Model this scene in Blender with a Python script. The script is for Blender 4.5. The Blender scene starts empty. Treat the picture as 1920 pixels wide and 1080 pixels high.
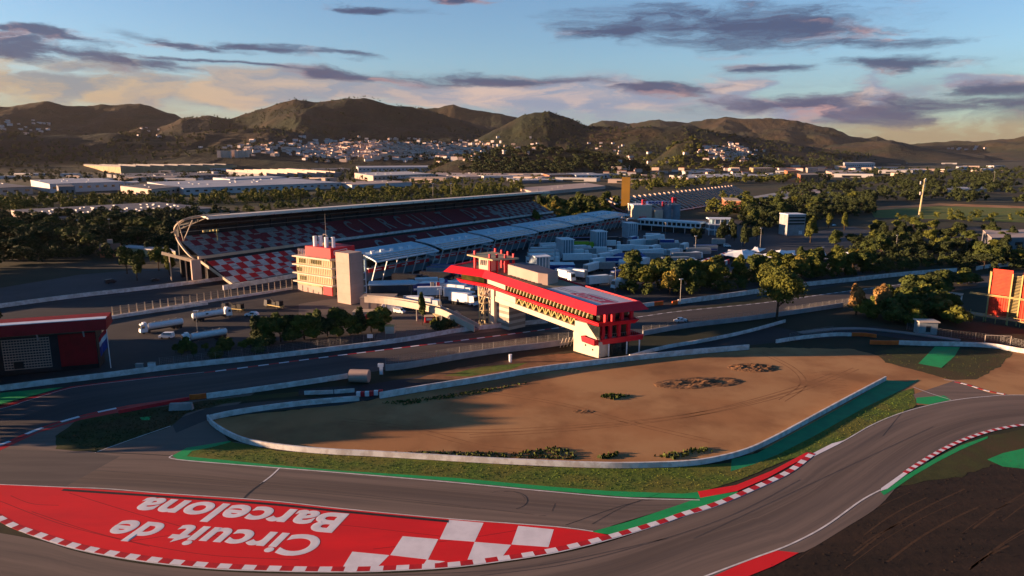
import bpy, bmesh, math, random
import numpy as np
from mathutils import Vector, Matrix, noise as mnoise
from mathutils.geometry import tessellate_polygon
random.seed(7); RNG=np.random.default_rng(7)
sc=bpy.context.scene; COL=sc.collection
# ---------------------------------------------------------------- camera
F=1280.; PIT=math.atan(250/F); H=65.; CC,SS=math.cos(PIT),math.sin(PIT)
cam=bpy.data.cameras.new('camera'); cam.lens=36*F/1920; cam.sensor_width=36; cam.clip_start=1; cam.clip_end=80000
co=bpy.data.objects.new('camera',cam); COL.objects.link(co); co.location=(0,0,H); co.rotation_euler=(math.pi/2-PIT,0,0)
sc.camera=co
# ---------------------------------------------------------------- light
HAZE=6e-6; SUN_EL=7.2; SUN_AZ=-92.0      # azimuth of the sun, clockwise from +Y
sl=bpy.data.lights.new('sun','SUN'); sl.energy=5.0; sl.angle=math.radians(.55); sl.color=(1,.62,.36)
so=bpy.data.objects.new('sun',sl); COL.objects.link(so)
_e,_a=math.radians(SUN_EL),math.radians(SUN_AZ)
sdir=Vector((math.sin(_a)*math.cos(_e),math.cos(_a)*math.cos(_e),math.sin(_e)))
so.rotation_euler=sdir.to_track_quat('Z','Y').to_euler()
sc.view_settings.view_transform='Standard'; sc.view_settings.look='None'; sc.view_settings.gamma=1
sc.view_settings.exposure=1.68; sc.view_settings.use_curve_mapping=False
try:
    sc.cycles.volume_bounces=0; sc.cycles.volume_max_steps=64
except Exception: pass

class NT:
    def __init__(s,t): s.t=t
    def n(s,k,**kw):
        nd=s.t.nodes.new(k)
        for a,b in kw.items(): setattr(nd,a,b)
        return nd
    def l(s,a,b): s.t.links.new(a,b)
    def set(s,sock,v):
        if isinstance(v,bpy.types.NodeSocket): s.l(v,sock)
        else: sock.default_value=v
    def m(s,op,a,b=0.,c=None,clamp=False):
        nd=s.n('ShaderNodeMath',operation=op); nd.use_clamp=clamp
        s.set(nd.inputs[0],a); s.set(nd.inputs[1],b)
        if c is not None: s.set(nd.inputs[2],c)
        return nd.outputs[0]
    def mix(s,f,a,b,bt='MIX'):
        nd=s.n('ShaderNodeMix',data_type='RGBA',blend_type=bt); s.set(nd.inputs[0],f)
        s.set(nd.inputs[6],a if isinstance(a,bpy.types.NodeSocket) else (*a,1)); s.set(nd.inputs[7],b if isinstance(b,bpy.types.NodeSocket) else (*b,1))
        return nd.outputs[2]
    def noise(s,vec,scale,detail=5,rough=.55,dist=0):
        nd=s.n('ShaderNodeTexNoise'); s.l(vec,nd.inputs['Vector']); nd.inputs['Scale'].default_value=scale
        nd.inputs['Detail'].default_value=detail; nd.inputs['Roughness'].default_value=rough; nd.inputs['Distortion'].default_value=dist
        return nd.outputs[0]
    def ss(s,v,a,b):
        nd=s.n('ShaderNodeMapRange',interpolation_type='SMOOTHSTEP'); s.set(nd.inputs[0],v)
        nd.inputs[1].default_value=a; nd.inputs[2].default_value=b
        return nd.outputs[0]

# ---------------------------------------------------------------- sky with clouds (by direction)
w=bpy.data.worlds.new('World'); sc.world=w; w.use_nodes=True; T=NT(w.node_tree); T.t.nodes.clear()
sky=T.n('ShaderNodeTexSky'); sky.sky_type='NISHITA'; sky.sun_disc=False; sky.sun_elevation=math.radians(SUN_EL); sky.sun_rotation=math.radians(SUN_AZ)
sky.altitude=200; sky.air_density=1.0; sky.dust_density=.8; sky.ozone_density=2.2
tc=T.n('ShaderNodeTexCoord'); sp=T.n('ShaderNodeSeparateXYZ'); T.l(tc.outputs['Generated'],sp.inputs[0])
X,Y,Z=sp.outputs
yy=T.m('MAXIMUM',Y,.05)
u=T.m('DIVIDE',X,yy); u_raw=u; hor=T.m('SQRT',T.m('ADD',T.m('MULTIPLY',X,X),T.m('MULTIPLY',Y,Y)))
v=T.m('DIVIDE',Z,T.m('MAXIMUM',hor,.01))
# domain warp so that cloud edges break up
cw=T.n('ShaderNodeCombineXYZ'); T.set(cw.inputs[0],T.m('MULTIPLY',u,6.)); T.set(cw.inputs[1],T.m('MULTIPLY',v,30.)); cw.inputs[2].default_value=2.
w1=T.noise(cw.outputs[0],1.,7,.62); cw2=T.n('ShaderNodeCombineXYZ'); T.set(cw2.inputs[0],T.m('MULTIPLY',u,5.)); T.set(cw2.inputs[1],T.m('MULTIPLY',v,24.)); cw2.inputs[2].default_value=12.
w2=T.noise(cw2.outputs[0],1.,7,.6)
u=T.m('ADD',u,T.m('MULTIPLY',T.m('SUBTRACT',w1,.5),.26)); vraw=v; v=T.m('ADD',v,T.m('MULTIPLY',T.m('SUBTRACT',w2,.5),.042))
def uv_of(px,py):
    dx=(px-960)/F; dy=(540-py)/F; d=(dx,CC+dy*SS,-SS+dy*CC)
    return d[0]/d[1], d[2]/math.hypot(d[0],d[1])
cv=T.n('ShaderNodeCombineXYZ'); T.set(cv.inputs[0],T.m('MULTIPLY',u,5.)); T.set(cv.inputs[1],T.m('MULTIPLY',T.m('ADD',v,T.m('MULTIPLY',u,.05)),26.))
n1=T.noise(cv.outputs[0],1.3,10,.66,.5)
cv2=T.n('ShaderNodeCombineXYZ'); T.set(cv2.inputs[0],T.m('MULTIPLY',u,9.)); T.set(cv2.inputs[1],T.m('MULTIPLY',v,30.)); cv2.inputs[2].default_value=4.
n2=T.noise(cv2.outputs[0],1.0,6,.6,.3)
cv3=T.n('ShaderNodeCombineXYZ'); T.set(cv3.inputs[0],T.m('MULTIPLY',u,7.)); T.set(cv3.inputs[1],T.m('MULTIPLY',v,11.)); cv3.inputs[2].default_value=9.
n3=T.noise(cv3.outputs[0],1.3,7,.55,.2)
def cloud(lst,strength):
    acc=None
    for (px,py,hw,hh,sl_) in lst:
        u0,v0=uv_of(px,py); u1,_=uv_of(px+hw,py); _,v1=uv_of(px,py-hh)
        du=T.m('SUBTRACT',u,u0); dv=T.m('SUBTRACT',v,T.m('MULTIPLY_ADD',du,-sl_,v0))
        a=T.m('DIVIDE',du,abs(u1-u0)); b=T.m('DIVIDE',dv,abs(v1-v0))
        r=T.m('SQRT',T.m('ADD',T.m('MULTIPLY',a,a),T.m('MULTIPLY',b,b)))
        q=T.m('SUBTRACT',1.,r)
        acc=q if acc is None else T.m('MAXIMUM',acc,q)
    return acc
# dark streaky clouds (px,py,halfwidth,halfheight,slope)
dark=[(1400,48,360,56,.05),(1280,40,260,48,.02),(1600,78,230,20,.05),(1180,60,130,30,.0),(1720,118,165,19,.02),(1440,130,95,12,.05),
      (40,60,230,13,.05),(180,100,300,16,.06),(420,120,260,9,.05),(100,64,180,12,.05),(330,78,200,13,.09),(500,92,150,13,.08),(240,115,220,24,.05),(60,95,130,22,.0),(660,108,90,8,.05),
      (700,18,110,9,.0),(850,3,80,8,0),(1840,168,120,22,.0),(1700,205,330,34,.0),(1500,195,260,26,.0),(640,140,250,14,.03),(950,148,300,14,.03),(1250,165,230,14,.02)]
md=cloud(dark,1)
fd=T.ss(T.m('ADD',md,T.m('MULTIPLY',T.m('SUBTRACT',n1,.5),2.6)),-.05,.85)
lite=[(1390,168,95,42,0),(1660,178,150,46,0),(250,165,420,46,.02),(620,165,400,36,.0),(1000,172,420,34,.0),(1390,172,70,30,0),(1640,178,110,36,0),(1540,200,190,30,0),(90,150,300,40,.02),(150,120,200,30,.02),(760,170,420,34,.01),(1100,185,380,34,.01),(430,170,260,30,.0),(1860,150,120,16,0)]
ml=cloud(lite,1)
fl=T.m('MULTIPLY',T.ss(T.m('ADD',ml,T.m('MULTIPLY',T.m('SUBTRACT',n3,.5),2.2)),.0,.6),.85)
low=T.ss(vraw,.135,.02)            # horizon bank
K=1/3.2
def C_(r,g,b,k=1.0):
    f=lambda c:(c/255/12.92 if c<10 else ((c/255+.055)/1.055)**2.4)
    return (f(r)*K*k,f(g)*K*k,f(b)*K*k)
left=T.ss(u,.1,-.75)
skyc=sky.outputs[0]
sk=T.n('ShaderNodeVectorMath',operation='SCALE'); T.l(skyc,sk.inputs[0]); sk.inputs['Scale'].default_value=.080
base=T.mix(1.,sk.outputs[0],(.74,.84,1.0),'MULTIPLY')
bank=T.mix(left,C_(134,150,176),C_(168,152,126))
bank=T.mix(T.ss(u,.2,.8),bank,C_(96,116,122))
bank=T.mix(T.m('MULTIPLY',T.ss(u,.25,.55),T.ss(vraw,.052,.03)),bank,C_(164,144,116))
bnk=T.m('MULTIPLY',T.m('MULTIPLY',low,T.ss(n1,.2,.55)),.88)
base=T.mix(bnk,base,bank)
litecol=T.mix(T.ss(n2,.30,.58),C_(222,190,176),C_(140,150,176))
litecol=T.mix(left,litecol,T.mix(T.ss(n2,.38,.66),C_(198,168,130),C_(132,136,146)))
base=T.mix(fl,base,litecol)
dkc=T.mix(T.ss(T.m('ADD',n2,T.m('MULTIPLY',md,-.15)),.44,.66),C_(66,76,112),C_(196,152,150))
base=T.mix(T.m('MULTIPLY',fd,.9),base,dkc)
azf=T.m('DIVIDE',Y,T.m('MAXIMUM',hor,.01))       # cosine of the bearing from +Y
base=T.mix(T.ss(azf,.66,.35),base,(.028,.100,.195))  # sky beside and behind the view set to plain blue, shaped for fill light
base=T.mix(T.ss(vraw,.235,.48),base,(.009,.034,.082))  # unseen sky overhead darkened to deep blue, added to lower the fill
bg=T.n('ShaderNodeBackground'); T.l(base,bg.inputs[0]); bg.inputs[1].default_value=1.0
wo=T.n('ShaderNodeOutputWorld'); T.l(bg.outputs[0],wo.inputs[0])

# ---------------------------------------------------------------- pixel -> world helpers
def G(px,py,z=0.):
    dx=(px-960)/F; dy=(540-py)/F; d=(dx,CC+dy*SS,-SS+dy*CC); t=(z-H)/d[2]
    return Vector((d[0]*t,d[1]*t,z))
def ray(px,py):
    dx=(px-960)/F; dy=(540-py)/F; return (dx,CC+dy*SS,-SS+dy*CC)
SA=math.radians(55.2); UX,UY=math.cos(SA),math.sin(SA)
def SW(s_,n_,z=0.): return Vector((s_*UX+n_*UY, s_*UY-n_*UX, z))
def onS(px,py,n_):
    d=ray(px,py); k=d[0]*UY-d[1]*UX; t=n_/k
    return (d[0]*t*UX+d[1]*t*UY, H+d[2]*t)
def smooth(P,n=6,closed=False):
    out=[]; N=len(P); rng=range(N if closed else N-1)
    for i in rng:
        p0=P[(i-1)%N] if closed or i>0 else P[i]; p1=P[i]; p2=P[(i+1)%N]; p3=P[(i+2)%N] if closed or i+2<N else P[(i+1)%N]
        for k in range(n):
            t=k/n; out.append(.5*((2*p1)+(p2-p0)*t+(2*p0-5*p1+4*p2-p3)*t*t+(3*p1-p0-3*p2+p3)*t**3))
    if not closed: out.append(P[-1].copy())
    return out

# ---------------------------------------------------------------- materials
MATS={}
def pm(name,c1,c2=None,scale=.3,rough=.8,bump=0.,bscale=4.,metal=0.,stretch=None,c3=None,s3=.02,rot=0.,lo=.35,hi=.65,det=6,uv=False,emit=None,spec=.3,bdist=.1):
    m=bpy.data.materials.new(name); m.use_nodes=True; t=NT(m.node_tree); b=t.t.nodes['Principled BSDF']
    b.inputs['Roughness'].default_value=rough; b.inputs['Metallic'].default_value=metal
    b.inputs['Specular IOR Level'].default_value=spec
    tcn=t.n('ShaderNodeTexCoord'); vec=tcn.outputs['UV' if uv else 'Object']
    if stretch:
        mp=t.n('ShaderNodeMapping'); t.l(vec,mp.inputs[0]); mp.inputs['Scale'].default_value=stretch; mp.inputs['Rotation'].default_value=(0,0,rot); v2=mp.outputs[0]
    else: v2=vec
    if c2 is None: c2=tuple(x*.82 for x in c1)
    col=t.mix(t.ss(t.noise(v2,scale,det,.6),lo,hi),c1,c2)
    if uv:   # rubber laid down along the middle of the lane
        sx=t.n('ShaderNodeSeparateXYZ'); t.l(vec,sx.inputs[0]); wv=t.m('MULTIPLY',t.m('SINE',t.m('MULTIPLY',sx.outputs[0],.035)),.16)
        dv=t.m('ABSOLUTE',t.m('SUBTRACT',sx.outputs[1],t.m('ADD',wv,.5))); band=t.ss(dv,.30,.04)
        cx=t.n('ShaderNodeCombineXYZ'); t.set(cx.inputs[0],t.m('MULTIPLY',sx.outputs[0],.01)); t.set(cx.inputs[1],t.m('MULTIPLY',sx.outputs[1],28.)); st=t.noise(cx.outputs[0],1.,4)
        col=t.mix(t.m('MULTIPLY',t.m('MULTIPLY',band,t.ss(st,.3,.6)),.6),col,tuple(x*.45 for x in c1))
    if c3: col=t.mix(t.ss(t.noise(vec,s3,5,.6),.42,.62),col,c3)
    t.l(col,b.inputs['Base Color'])
    if bump:
        bn=t.n('ShaderNodeBump'); bn.inputs['Strength'].default_value=bump; bn.inputs['Distance'].default_value=bdist
        t.l(t.noise(vec,bscale,6,.65),bn.inputs['Height']); t.l(bn.outputs[0],b.inputs['Normal'])
    if emit:
        b.inputs['Emission Color'].default_value=(*emit[0],1); b.inputs['Emission Strength'].default_value=emit[1]
    MATS[name]=m; return m
M=MATS
pm('ground_scrub',(.026,.028,.010),(.014,.019,.007),.05,.95,.2,1.5,c3=(.04,.03,.015),s3=.008)
pm('dirt',(.37,.175,.068),(.25,.115,.045),.05,.95,.16,.8,c3=(.42,.225,.095),s3=.03)
pm('dirt_dark',(.23,.115,.052),(.15,.075,.034),.3,.95,.5,1.5)
pm('field_soil',(.030,.016,.009),(.016,.009,.005),.12,.95,.3,.6,stretch=(.25,1.6,1),rot=.55,bdist=.3)
pm('asphalt_old',(.20,.145,.116),(.13,.10,.086),.5,.9,.05,6.,stretch=(.06,.7,1),c3=(.15,.115,.097),s3=.02,rot=-.08)
pm('asphalt_mid',(.12,.098,.088),(.09,.075,.07),.5,.9,.05,6.,stretch=(.06,.7,1),rot=-.08)
pm('asphalt_dark',(.026,.026,.031),(.018,.018,.023),.4,.85,.05,5.,stretch=(.06,.6,1),rot=.5)
pm('asphalt_track',(.20,.148,.118),(.095,.075,.066),1.,.85,.04,5.,stretch=(.012,7.,1),uv=True,lo=.3,hi=.75)
pm('asphalt_main',(.085,.072,.07),(.05,.045,.047),1.,.85,.04,5.,stretch=(.012,6.,1),uv=True,lo=.3,hi=.7)
pm('asphalt_park',(.038,.034,.035),(.025,.023,.025),.08,.9,.05,3.,c3=(.065,.058,.055),s3=.02)
pm('paddock_floor',(.036,.040,.052),(.024,.028,.038),.05,.8)
pm('concrete_floor',(.26,.24,.23),(.20,.18,.17),.1,.85)
pm('grass',(.11,.165,.018),(.06,.10,.012),.6,.95,.6,2.5,c3=(.13,.13,.02),s3=.08)
pm('grass_dry',(.05,.055,.012),(.028,.035,.008),.2,.95,.4,1.5,c3=(.065,.045,.016),s3=.05)
pm('green_paint',(.010,.36,.095),(.010,.28,.075),.25,.7,c3=(.015,.32,.09),s3=.1)
pm('green_run',(.010,.27,.10),(.010,.21,.085),.25,.75)
pm('red_paint',(.80,.010,.008),(.66,.008,.008),.12,.6,c3=(.72,.012,.01),s3=.04,stretch=(.3,1,1))
pm('kerb_red',(.55,.012,.012),(.40,.01,.012),.5,.6)
pm('white_paint',(.80,.76,.78),(.70,.66,.68),.3,.6)
pm('line_white',(.74,.70,.68),(.55,.52,.5),.5,.7)
pm('tyre_mark',(.05,.045,.045),(.03,.03,.03),.5,.8)
pm('barrier',(.70,.69,.68),(.60,.59,.58),.25,.7,c3=(.52,.48,.45),s3=.5)
pm('barrier_grey',(.34,.33,.33),(.26,.25,.25),.3,.8)
pm('barrier_base',(.05,.05,.055),(.03,.03,.03),.5,.8)
pm('orange',(.75,.15,.02),(.6,.10,.015),.5,.6)
pm('cream',(.60,.50,.40),(.54,.45,.35),.3,.7)
pm('cream_yellow',(.52,.43,.24),(.44,.36,.20),.4,.7)
pm('peach',(.46,.33,.27),(.40,.29,.24),.2,.7)
pm('stripe_brown',(.33,.26,.20),(.28,.21,.17),.3,.75)
pm('bld_red',(.72,.014,.03),(.60,.010,.025),.15,.45)
pm('maroon',(.30,.006,.010),(.22,.005,.008),.3,.7)
pm('sign_red',(.60,.01,.02),(.50,.01,.02),.3,.5)
pm('roof_grey',(.62,.62,.66),(.54,.54,.60),.15,.6)
pm('roof_tan',(.33,.25,.15),(.25,.18,.11),.2,.8)
pm('roof_dark',(.13,.12,.15),(.10,.09,.12),.2,.7)
pm('glass_dark',(.015,.02,.022),(.03,.035,.03),.3,.12,spec=.6)
pm('glass_yellow',(.10,.09,.02),(.03,.035,.01),.25,.15,spec=.6)
pm('strut_yellow',(.50,.42,.14),(.42,.35,.12),.5,.6)
pm('pit_roof',(.46,.62,.72),(.38,.54,.64),.1,.5)
pm('pit_wall',(.17,.27,.34),(.12,.20,.26),.2,.6)
pm('solar',(.012,.02,.05),(.02,.03,.07),.3,.25,spec=.6)
pm('rim_white',(.78,.82,.86),(.68,.72,.76),.4,.5)
pm('soil_light',(.075,.038,.018),(.05,.026,.012),.4,.95)
pm('scuff_red',(.42,.008,.008),(.34,.01,.01),.4,.7)
pm('rubber_grey',(.11,.088,.078),(.085,.068,.062),.5,.8)
pm('steel',(.30,.29,.28),(.22,.21,.2),.8,.5,metal=.3)
pm('frame_yellow',(.55,.42,.16),(.45,.34,.12),.8,.6)
pm('black',(.012,.012,.013),(.02,.02,.02),.5,.7)
pm('rubber',(.02,.02,.02),(.03,.03,.03),2,.9)
pm('roof_lip',(.80,.70,.58),(.72,.62,.5),.2,.5)
pm('seat_mauve',(.085,.05,.06),(.06,.04,.05),.1,.8)
pm('tread_tan',(.29,.135,.052),(.22,.10,.04),.4,.95)
pm('stand_beam',(.55,.43,.30),(.48,.37,.26),.4,.6)
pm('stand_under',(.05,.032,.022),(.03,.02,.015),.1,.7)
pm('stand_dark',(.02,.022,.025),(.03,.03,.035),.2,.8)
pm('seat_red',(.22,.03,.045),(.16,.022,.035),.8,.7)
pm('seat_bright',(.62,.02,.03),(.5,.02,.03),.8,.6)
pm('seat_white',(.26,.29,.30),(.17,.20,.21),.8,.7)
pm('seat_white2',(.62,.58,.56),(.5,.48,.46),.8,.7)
pm('conc_blue',(.33,.33,.34),(.26,.26,.27),.3,.8)
pm('veh_white',(.84,.85,.87),(.74,.76,.79),.8,.35)
pm('veh_blue',(.02,.06,.30),(.02,.05,.22),.8,.4)
pm('veh_grey',(.30,.33,.34),(.24,.27,.28),.8,.5)
pm('veh_green',(.35,.50,.03),(.25,.40,.02),.8,.4)
pm('veh_red',(.55,.02,.02),(.45,.02,.02),.8,.4)
pm('veh_dark',(.03,.035,.045),(.02,.02,.03),.8,.4)
pm('ware_white',(.50,.49,.50),(.42,.41,.42),.02,.7)
pm('ware_pink',(.46,.36,.31),(.40,.31,.27),.03,.75)
pm('ware_tan',(.40,.30,.17),(.30,.21,.12),.05,.8)
pm('ware_grey',(.22,.21,.22),(.17,.165,.175),.03,.8)
pm('ware_brick',(.42,.17,.09),(.34,.13,.07),.05,.8)
pm('ware_roof',(.15,.145,.16),(.11,.105,.12),.03,.75)
pm('ware_roof_light',(.40,.42,.47),(.32,.34,.39),.02,.7)
pm('house_wall',(.62,.48,.40),(.48,.36,.30),.02,.8)
pm('house_pale',(.68,.60,.56),(.56,.50,.48),.02,.8)
pm('house_roof',(.30,.13,.08),(.24,.10,.065),.05,.85)
pm('bark',(.07,.045,.03),(.04,.028,.02),3,.95)
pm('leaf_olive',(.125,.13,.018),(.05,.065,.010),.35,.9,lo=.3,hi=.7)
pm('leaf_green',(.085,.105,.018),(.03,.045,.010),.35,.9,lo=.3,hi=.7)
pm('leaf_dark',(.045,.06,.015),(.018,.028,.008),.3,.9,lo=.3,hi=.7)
pm('leaf_gold',(.26,.20,.03),(.13,.11,.02),.5,.9)
pm('leaf_rust',(.32,.18,.06),(.2,.12,.04),.5,.9)
pm('pylon_gold',(.22,.115,.012),(.17,.09,.010),.05,.5)
pm('container_red',(.78,.055,.02),(.62,.04,.018),.5,.55)
pm('logo_pink',(.50,.06,.12),(.42,.05,.10),.5,.6)
pm('tent_white',(.82,.85,.88),(.72,.75,.78),.3,.6)

# ---------------------------------------------------------------- mesh builder
class MB:
    def __init__(s): s.v=[]; s.f=[]; s.mi=[]; s.k=0
    def mat(s,k): s.k=k; return s
    def quad(s,*p):
        i=len(s.v); s.v+= [tuple(q) for q in p]; s.f.append(tuple(range(i,i+len(p)))); s.mi.append(s.k); return s
    def hexa(s,b,t):   # b,t lists of n points
        n=len(b); i=len(s.v); s.v+=[tuple(q) for q in b]+[tuple(q) for q in t]
        s.f.append(tuple(i+k for k in reversed(range(n)))); s.f.append(tuple(i+n+k for k in range(n)))
        for k in range(n): s.f.append((i+k,i+(k+1)%n,i+n+(k+1)%n,i+n+k))
        s.mi+=[s.k]*(n+2); return s
    def box(s,x0,x1,y0,y1,z0,z1):
        return s.hexa([(x0,y0,z0),(x1,y0,z0),(x1,y1,z0),(x0,y1,z0)],[(x0,y0,z1),(x1,y0,z1),(x1,y1,z1),(x0,y1,z1)])
    def prism(s,poly,z0,z1):
        f0=z0 if callable(z0) else (lambda x,y:z0); f1=z1 if callable(z1) else (lambda x,y:z1)
        return s.hexa([(x,y,f0(x,y)) for x,y in poly],[(x,y,f1(x,y)) for x,y in poly])
    def tube(s,p,q,r,n=6,r2=None):
        p=Vector(p);q=Vector(q);d=(q-p)
        if d.length<1e-6: return s
        d.normalize(); a=d.orthogonal().normalized(); b=d.cross(a); r2=r if r2 is None else r2
        return s.hexa([p+(a*math.cos(2*math.pi*k/n)+b*math.sin(2*math.pi*k/n))*r for k in range(n)],[q+(a*math.cos(2*math.pi*k/n)+b*math.sin(2*math.pi*k/n))*r2 for k in range(n)])
    def path(s,pts,r,n=6):
        for a,b in zip(pts,pts[1:]): s.tube(a,b,r,n)
        return s
    def bar(s,p,q,wd,ht):     # rectangular bar, width horizontal, height vertical
        p=Vector(p);q=Vector(q);d=(q-p).normalized(); sd=Vector((-d.y,d.x,0)); 
        if sd.length<1e-3: sd=Vector((1,0,0))
        sd.normalize(); up=d.cross(sd).normalized()
        if up.z<0: up=-up
        a=sd*wd/2; b=up*ht/2
        return s.hexa([p-a-b,p+a-b,p+a+b,p-a+b],[q-a-b,q+a-b,q+a+b,q-a+b])
    def build(s,name,mats,parent=None,smooth=False):
        me=bpy.data.meshes.new(name); me.from_pydata(s.v,[],s.f)
        if not isinstance(mats,(list,tuple)): mats=[mats]
        for m in mats: me.materials.append(M[m])
        me.polygons.foreach_set('material_index',s.mi)
        if smooth: me.polygons.foreach_set('use_smooth',[True]*len(s.f))
        bm=bmesh.new(); bm.from_mesh(me); bmesh.ops.recalc_face_normals(bm,faces=bm.faces); bm.to_mesh(me); bm.free()
        o=bpy.data.objects.new(name,me); COL.objects.link(o)
        if parent: o.parent=parent
        return o
def tag(o,label=None,cat=None,group=None,kind=None):
    if label: o['label']=label
    if cat: o['category']=cat
    if group: o['group']=group
    if kind: o['kind']=kind
    return o
def thing(name,label,cat,loc=(0,0,0),rz=0.,group=None):
    o=bpy.data.objects.new(name,None); o.empty_display_size=.5; COL.objects.link(o); o.location=loc; o.rotation_euler=(0,0,rz)
    return tag(o,label,cat,group)
CH={}
def reg(o):
    if o.name not in CH:
        CH[o.name]=[x for x in bpy.data.objects if x.parent==o]
        for k in CH[o.name]: reg(k)
def copy_tree(o,parent=None):
    c=o.copy(); COL.objects.link(c)
    if parent: c.parent=parent
    for ch in CH[o.name]: copy_tree(ch,c)
    return c
def dup(o,loc,rz=0.,label=None,group=None,sc_=None):
    reg(o); return place(copy_tree(o),loc,rz,label,group,sc_)
def place(o,loc,rz=0.,label=None,group=None,sc_=None):
    o.location=loc; o.rotation_euler=(0,0,rz)
    if label: o['label']=label
    if group: o['group']=group
    if sc_: o.scale=sc_
    return o

# ---------------------------------------------------------------- flat sheets
def ragged(P,amp,step=1.6):
    out=[]
    for i in range(len(P)):
        a,b=P[i],P[(i+1)%len(P)]; n=max(1,min(160,int((b-a).length/step))); d=(b-a).normalized() if (b-a).length>0 else Vector((1,0,0)); nn=Vector((-d.y,d.x,0))
        for k in range(n):
            q=a.lerp(b,k/n); f=mnoise.noise(Vector((q.x*.35,q.y*.35,3.)))+.6*mnoise.noise(Vector((q.x*1.3,q.y*1.3,7.))); out.append(q+nn*f*amp)
    return out
RAG={'dirt':.9,'dirt_dark':.8,'grass':.28,'grass_dry':.7,'field_soil':.5}
def sheet(name,pts,z,mat,kind='structure',sm=0,world=False,parent=None,label=None,cat=None):
    P=[Vector(p) if world else G(p[0],p[1],0) for p in pts]
    if mat in RAG: P=ragged(P,RAG[mat])
    if sm: P=smooth(P,sm,True)
    P=[Vector((p.x,p.y,z)) for p in P]
    tris=tessellate_polygon([P])
    me=bpy.data.meshes.new(name); me.from_pydata([tuple(p) for p in P],[],[tuple(t) for t in tris]); me.materials.append(M[mat])
    bm=bmesh.new(); bm.from_mesh(me)
    for f in bm.faces:
        f.normal_update()
        if f.normal.z<0: f.normal_flip()
    bm.to_mesh(me); bm.free()
    o=bpy.data.objects.new(name,me); COL.objects.link(o)
    if parent: o.parent=parent
    if kind: o['kind']=kind
    if label: tag(o,label,cat)
    return o
def ribbon(name,A,B,z,mat,n=8,kind='structure'):
    """sheet between two pixel polylines with UV along/across"""
    PA=smooth([G(*p) for p in A],n); PB=smooth([G(*p) for p in B],n)
    def res(P,N):
        L=[0]
        for a,b in zip(P,P[1:]): L.append(L[-1]+(b-a).length)
        out=[];j=0
        for i in range(N):
            t=L[-1]*i/(N-1)
            while j<len(L)-2 and L[j+1]<t: j+=1
            out.append(P[j].lerp(P[j+1],(t-L[j])/max(1e-6,L[j+1]-L[j])))
        return out,L[-1]
    N=90; PA,LA=res(PA,N); PB,LB=res(PB,N); LL=(LA+LB)/2
    vs=[(p.x,p.y,z) for p in PA]+[(p.x,p.y,z) for p in PB]; fs=[(i,i+1,N+i+1,N+i) for i in range(N-1)]
    me=bpy.data.meshes.new(name); me.from_pydata(vs,[],fs); me.materials.append(M[mat])
    ul=me.uv_layers.new(name='uv')
    for f in me.polygons:
        for li in f.loop_indices:
            vi=me.loops[li].vertex_index; i=vi%N; ul.data[li].uv=(LL*i/(N-1),0. if vi<N else 1.)
    bm=bmesh.new(); bm.from_mesh(me)
    for f in bm.faces:
        f.normal_update()
        if f.normal.z<0: f.normal_flip()
    bm.to_mesh(me); bm.free()
    o=bpy.data.objects.new(name,me); COL.objects.link(o); o['kind']=kind
    return o
def line(name,pts,wd,z,mat='line_white',n=6,side=0.):
    P=smooth([G(*p) for p in pts],n); mb=MB()
    L=[];R=[]
    for i,p in enumerate(P):
        d=(P[min(i+1,len(P)-1)]-P[max(i-1,0)]).normalized(); nn=Vector((-d.y,d.x,0))
        L.append(p+nn*(wd/2+side)); R.append(p+nn*(-wd/2+side))
    for i in range(len(P)-1): mb.quad((*L[i].xy,z),(*R[i].xy,z),(*R[i+1].xy,z),(*L[i+1].xy,z))
    o=mb.build(name,mat); o['kind']='structure'; return o
def kerb(name,pts,wd,blk,z=.06,mats=('kerb_red','white_paint'),side=0.,n=8,h=.07,edge=True):
    """painted kerb: alternating blocks along a pixel polyline (slightly raised)"""
    P=smooth([G(*p) for p in pts],n); L=[0]
    for a,b in zip(P,P[1:]): L.append(L[-1]+(b-a).length)
    def at(t):
        t=max(0,min(L[-1],t)); j=0
        while j<len(L)-2 and L[j+1]<t: j+=1
        d=(P[j+1]-P[j]); q=P[j].lerp(P[j+1],(t-L[j])/max(1e-6,L[j+1]-L[j])); d.normalize(); return q,Vector((-d.y,d.x,0))
    mb=MB(); nb=int(L[-1]/blk); sub=2
    for i in range(nb+1):
        for k in range(sub):
            t0=(i+k/sub)*blk; t1=min(L[-1],(i+(k+1)/sub)*blk)
            if t1<=t0+1e-4: continue
            a,na=at(t0); b,nb_=at(t1); mb.mat(i%2)
            s0,s1=side-wd/2,side+wd/2
            A=[a+na*s0,b+nb_*s0,b+nb_*s1,a+na*s1]
            mb.hexa([(*p.xy,z-.02) for p in A],[(A[0].x,A[0].y,z+h*.3),(A[1].x,A[1].y,z+h*.3),(A[2].x,A[2].y,z+h*.3),(A[3].x,A[3].y,z+h*.3)])
    o=mb.build(name,list(mats)); o['kind']='structure'; return o

# ================================================================ GROUND
me=bpy.data.meshes.new('ground'); R_=30000.
me.from_pydata([(-R_,-600,0),(R_,-600,0),(R_,26000,0),(-R_,26000,0)],[],[(0,1,2,3)]); me.materials.append(M['ground_scrub'])
o=bpy.data.objects.new('ground',me); COL.objects.link(o); o['kind']='structure'
q3=lambda ox,oy,L: [(ox+x/3,oy+y/3) for x,y in L]
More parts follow.
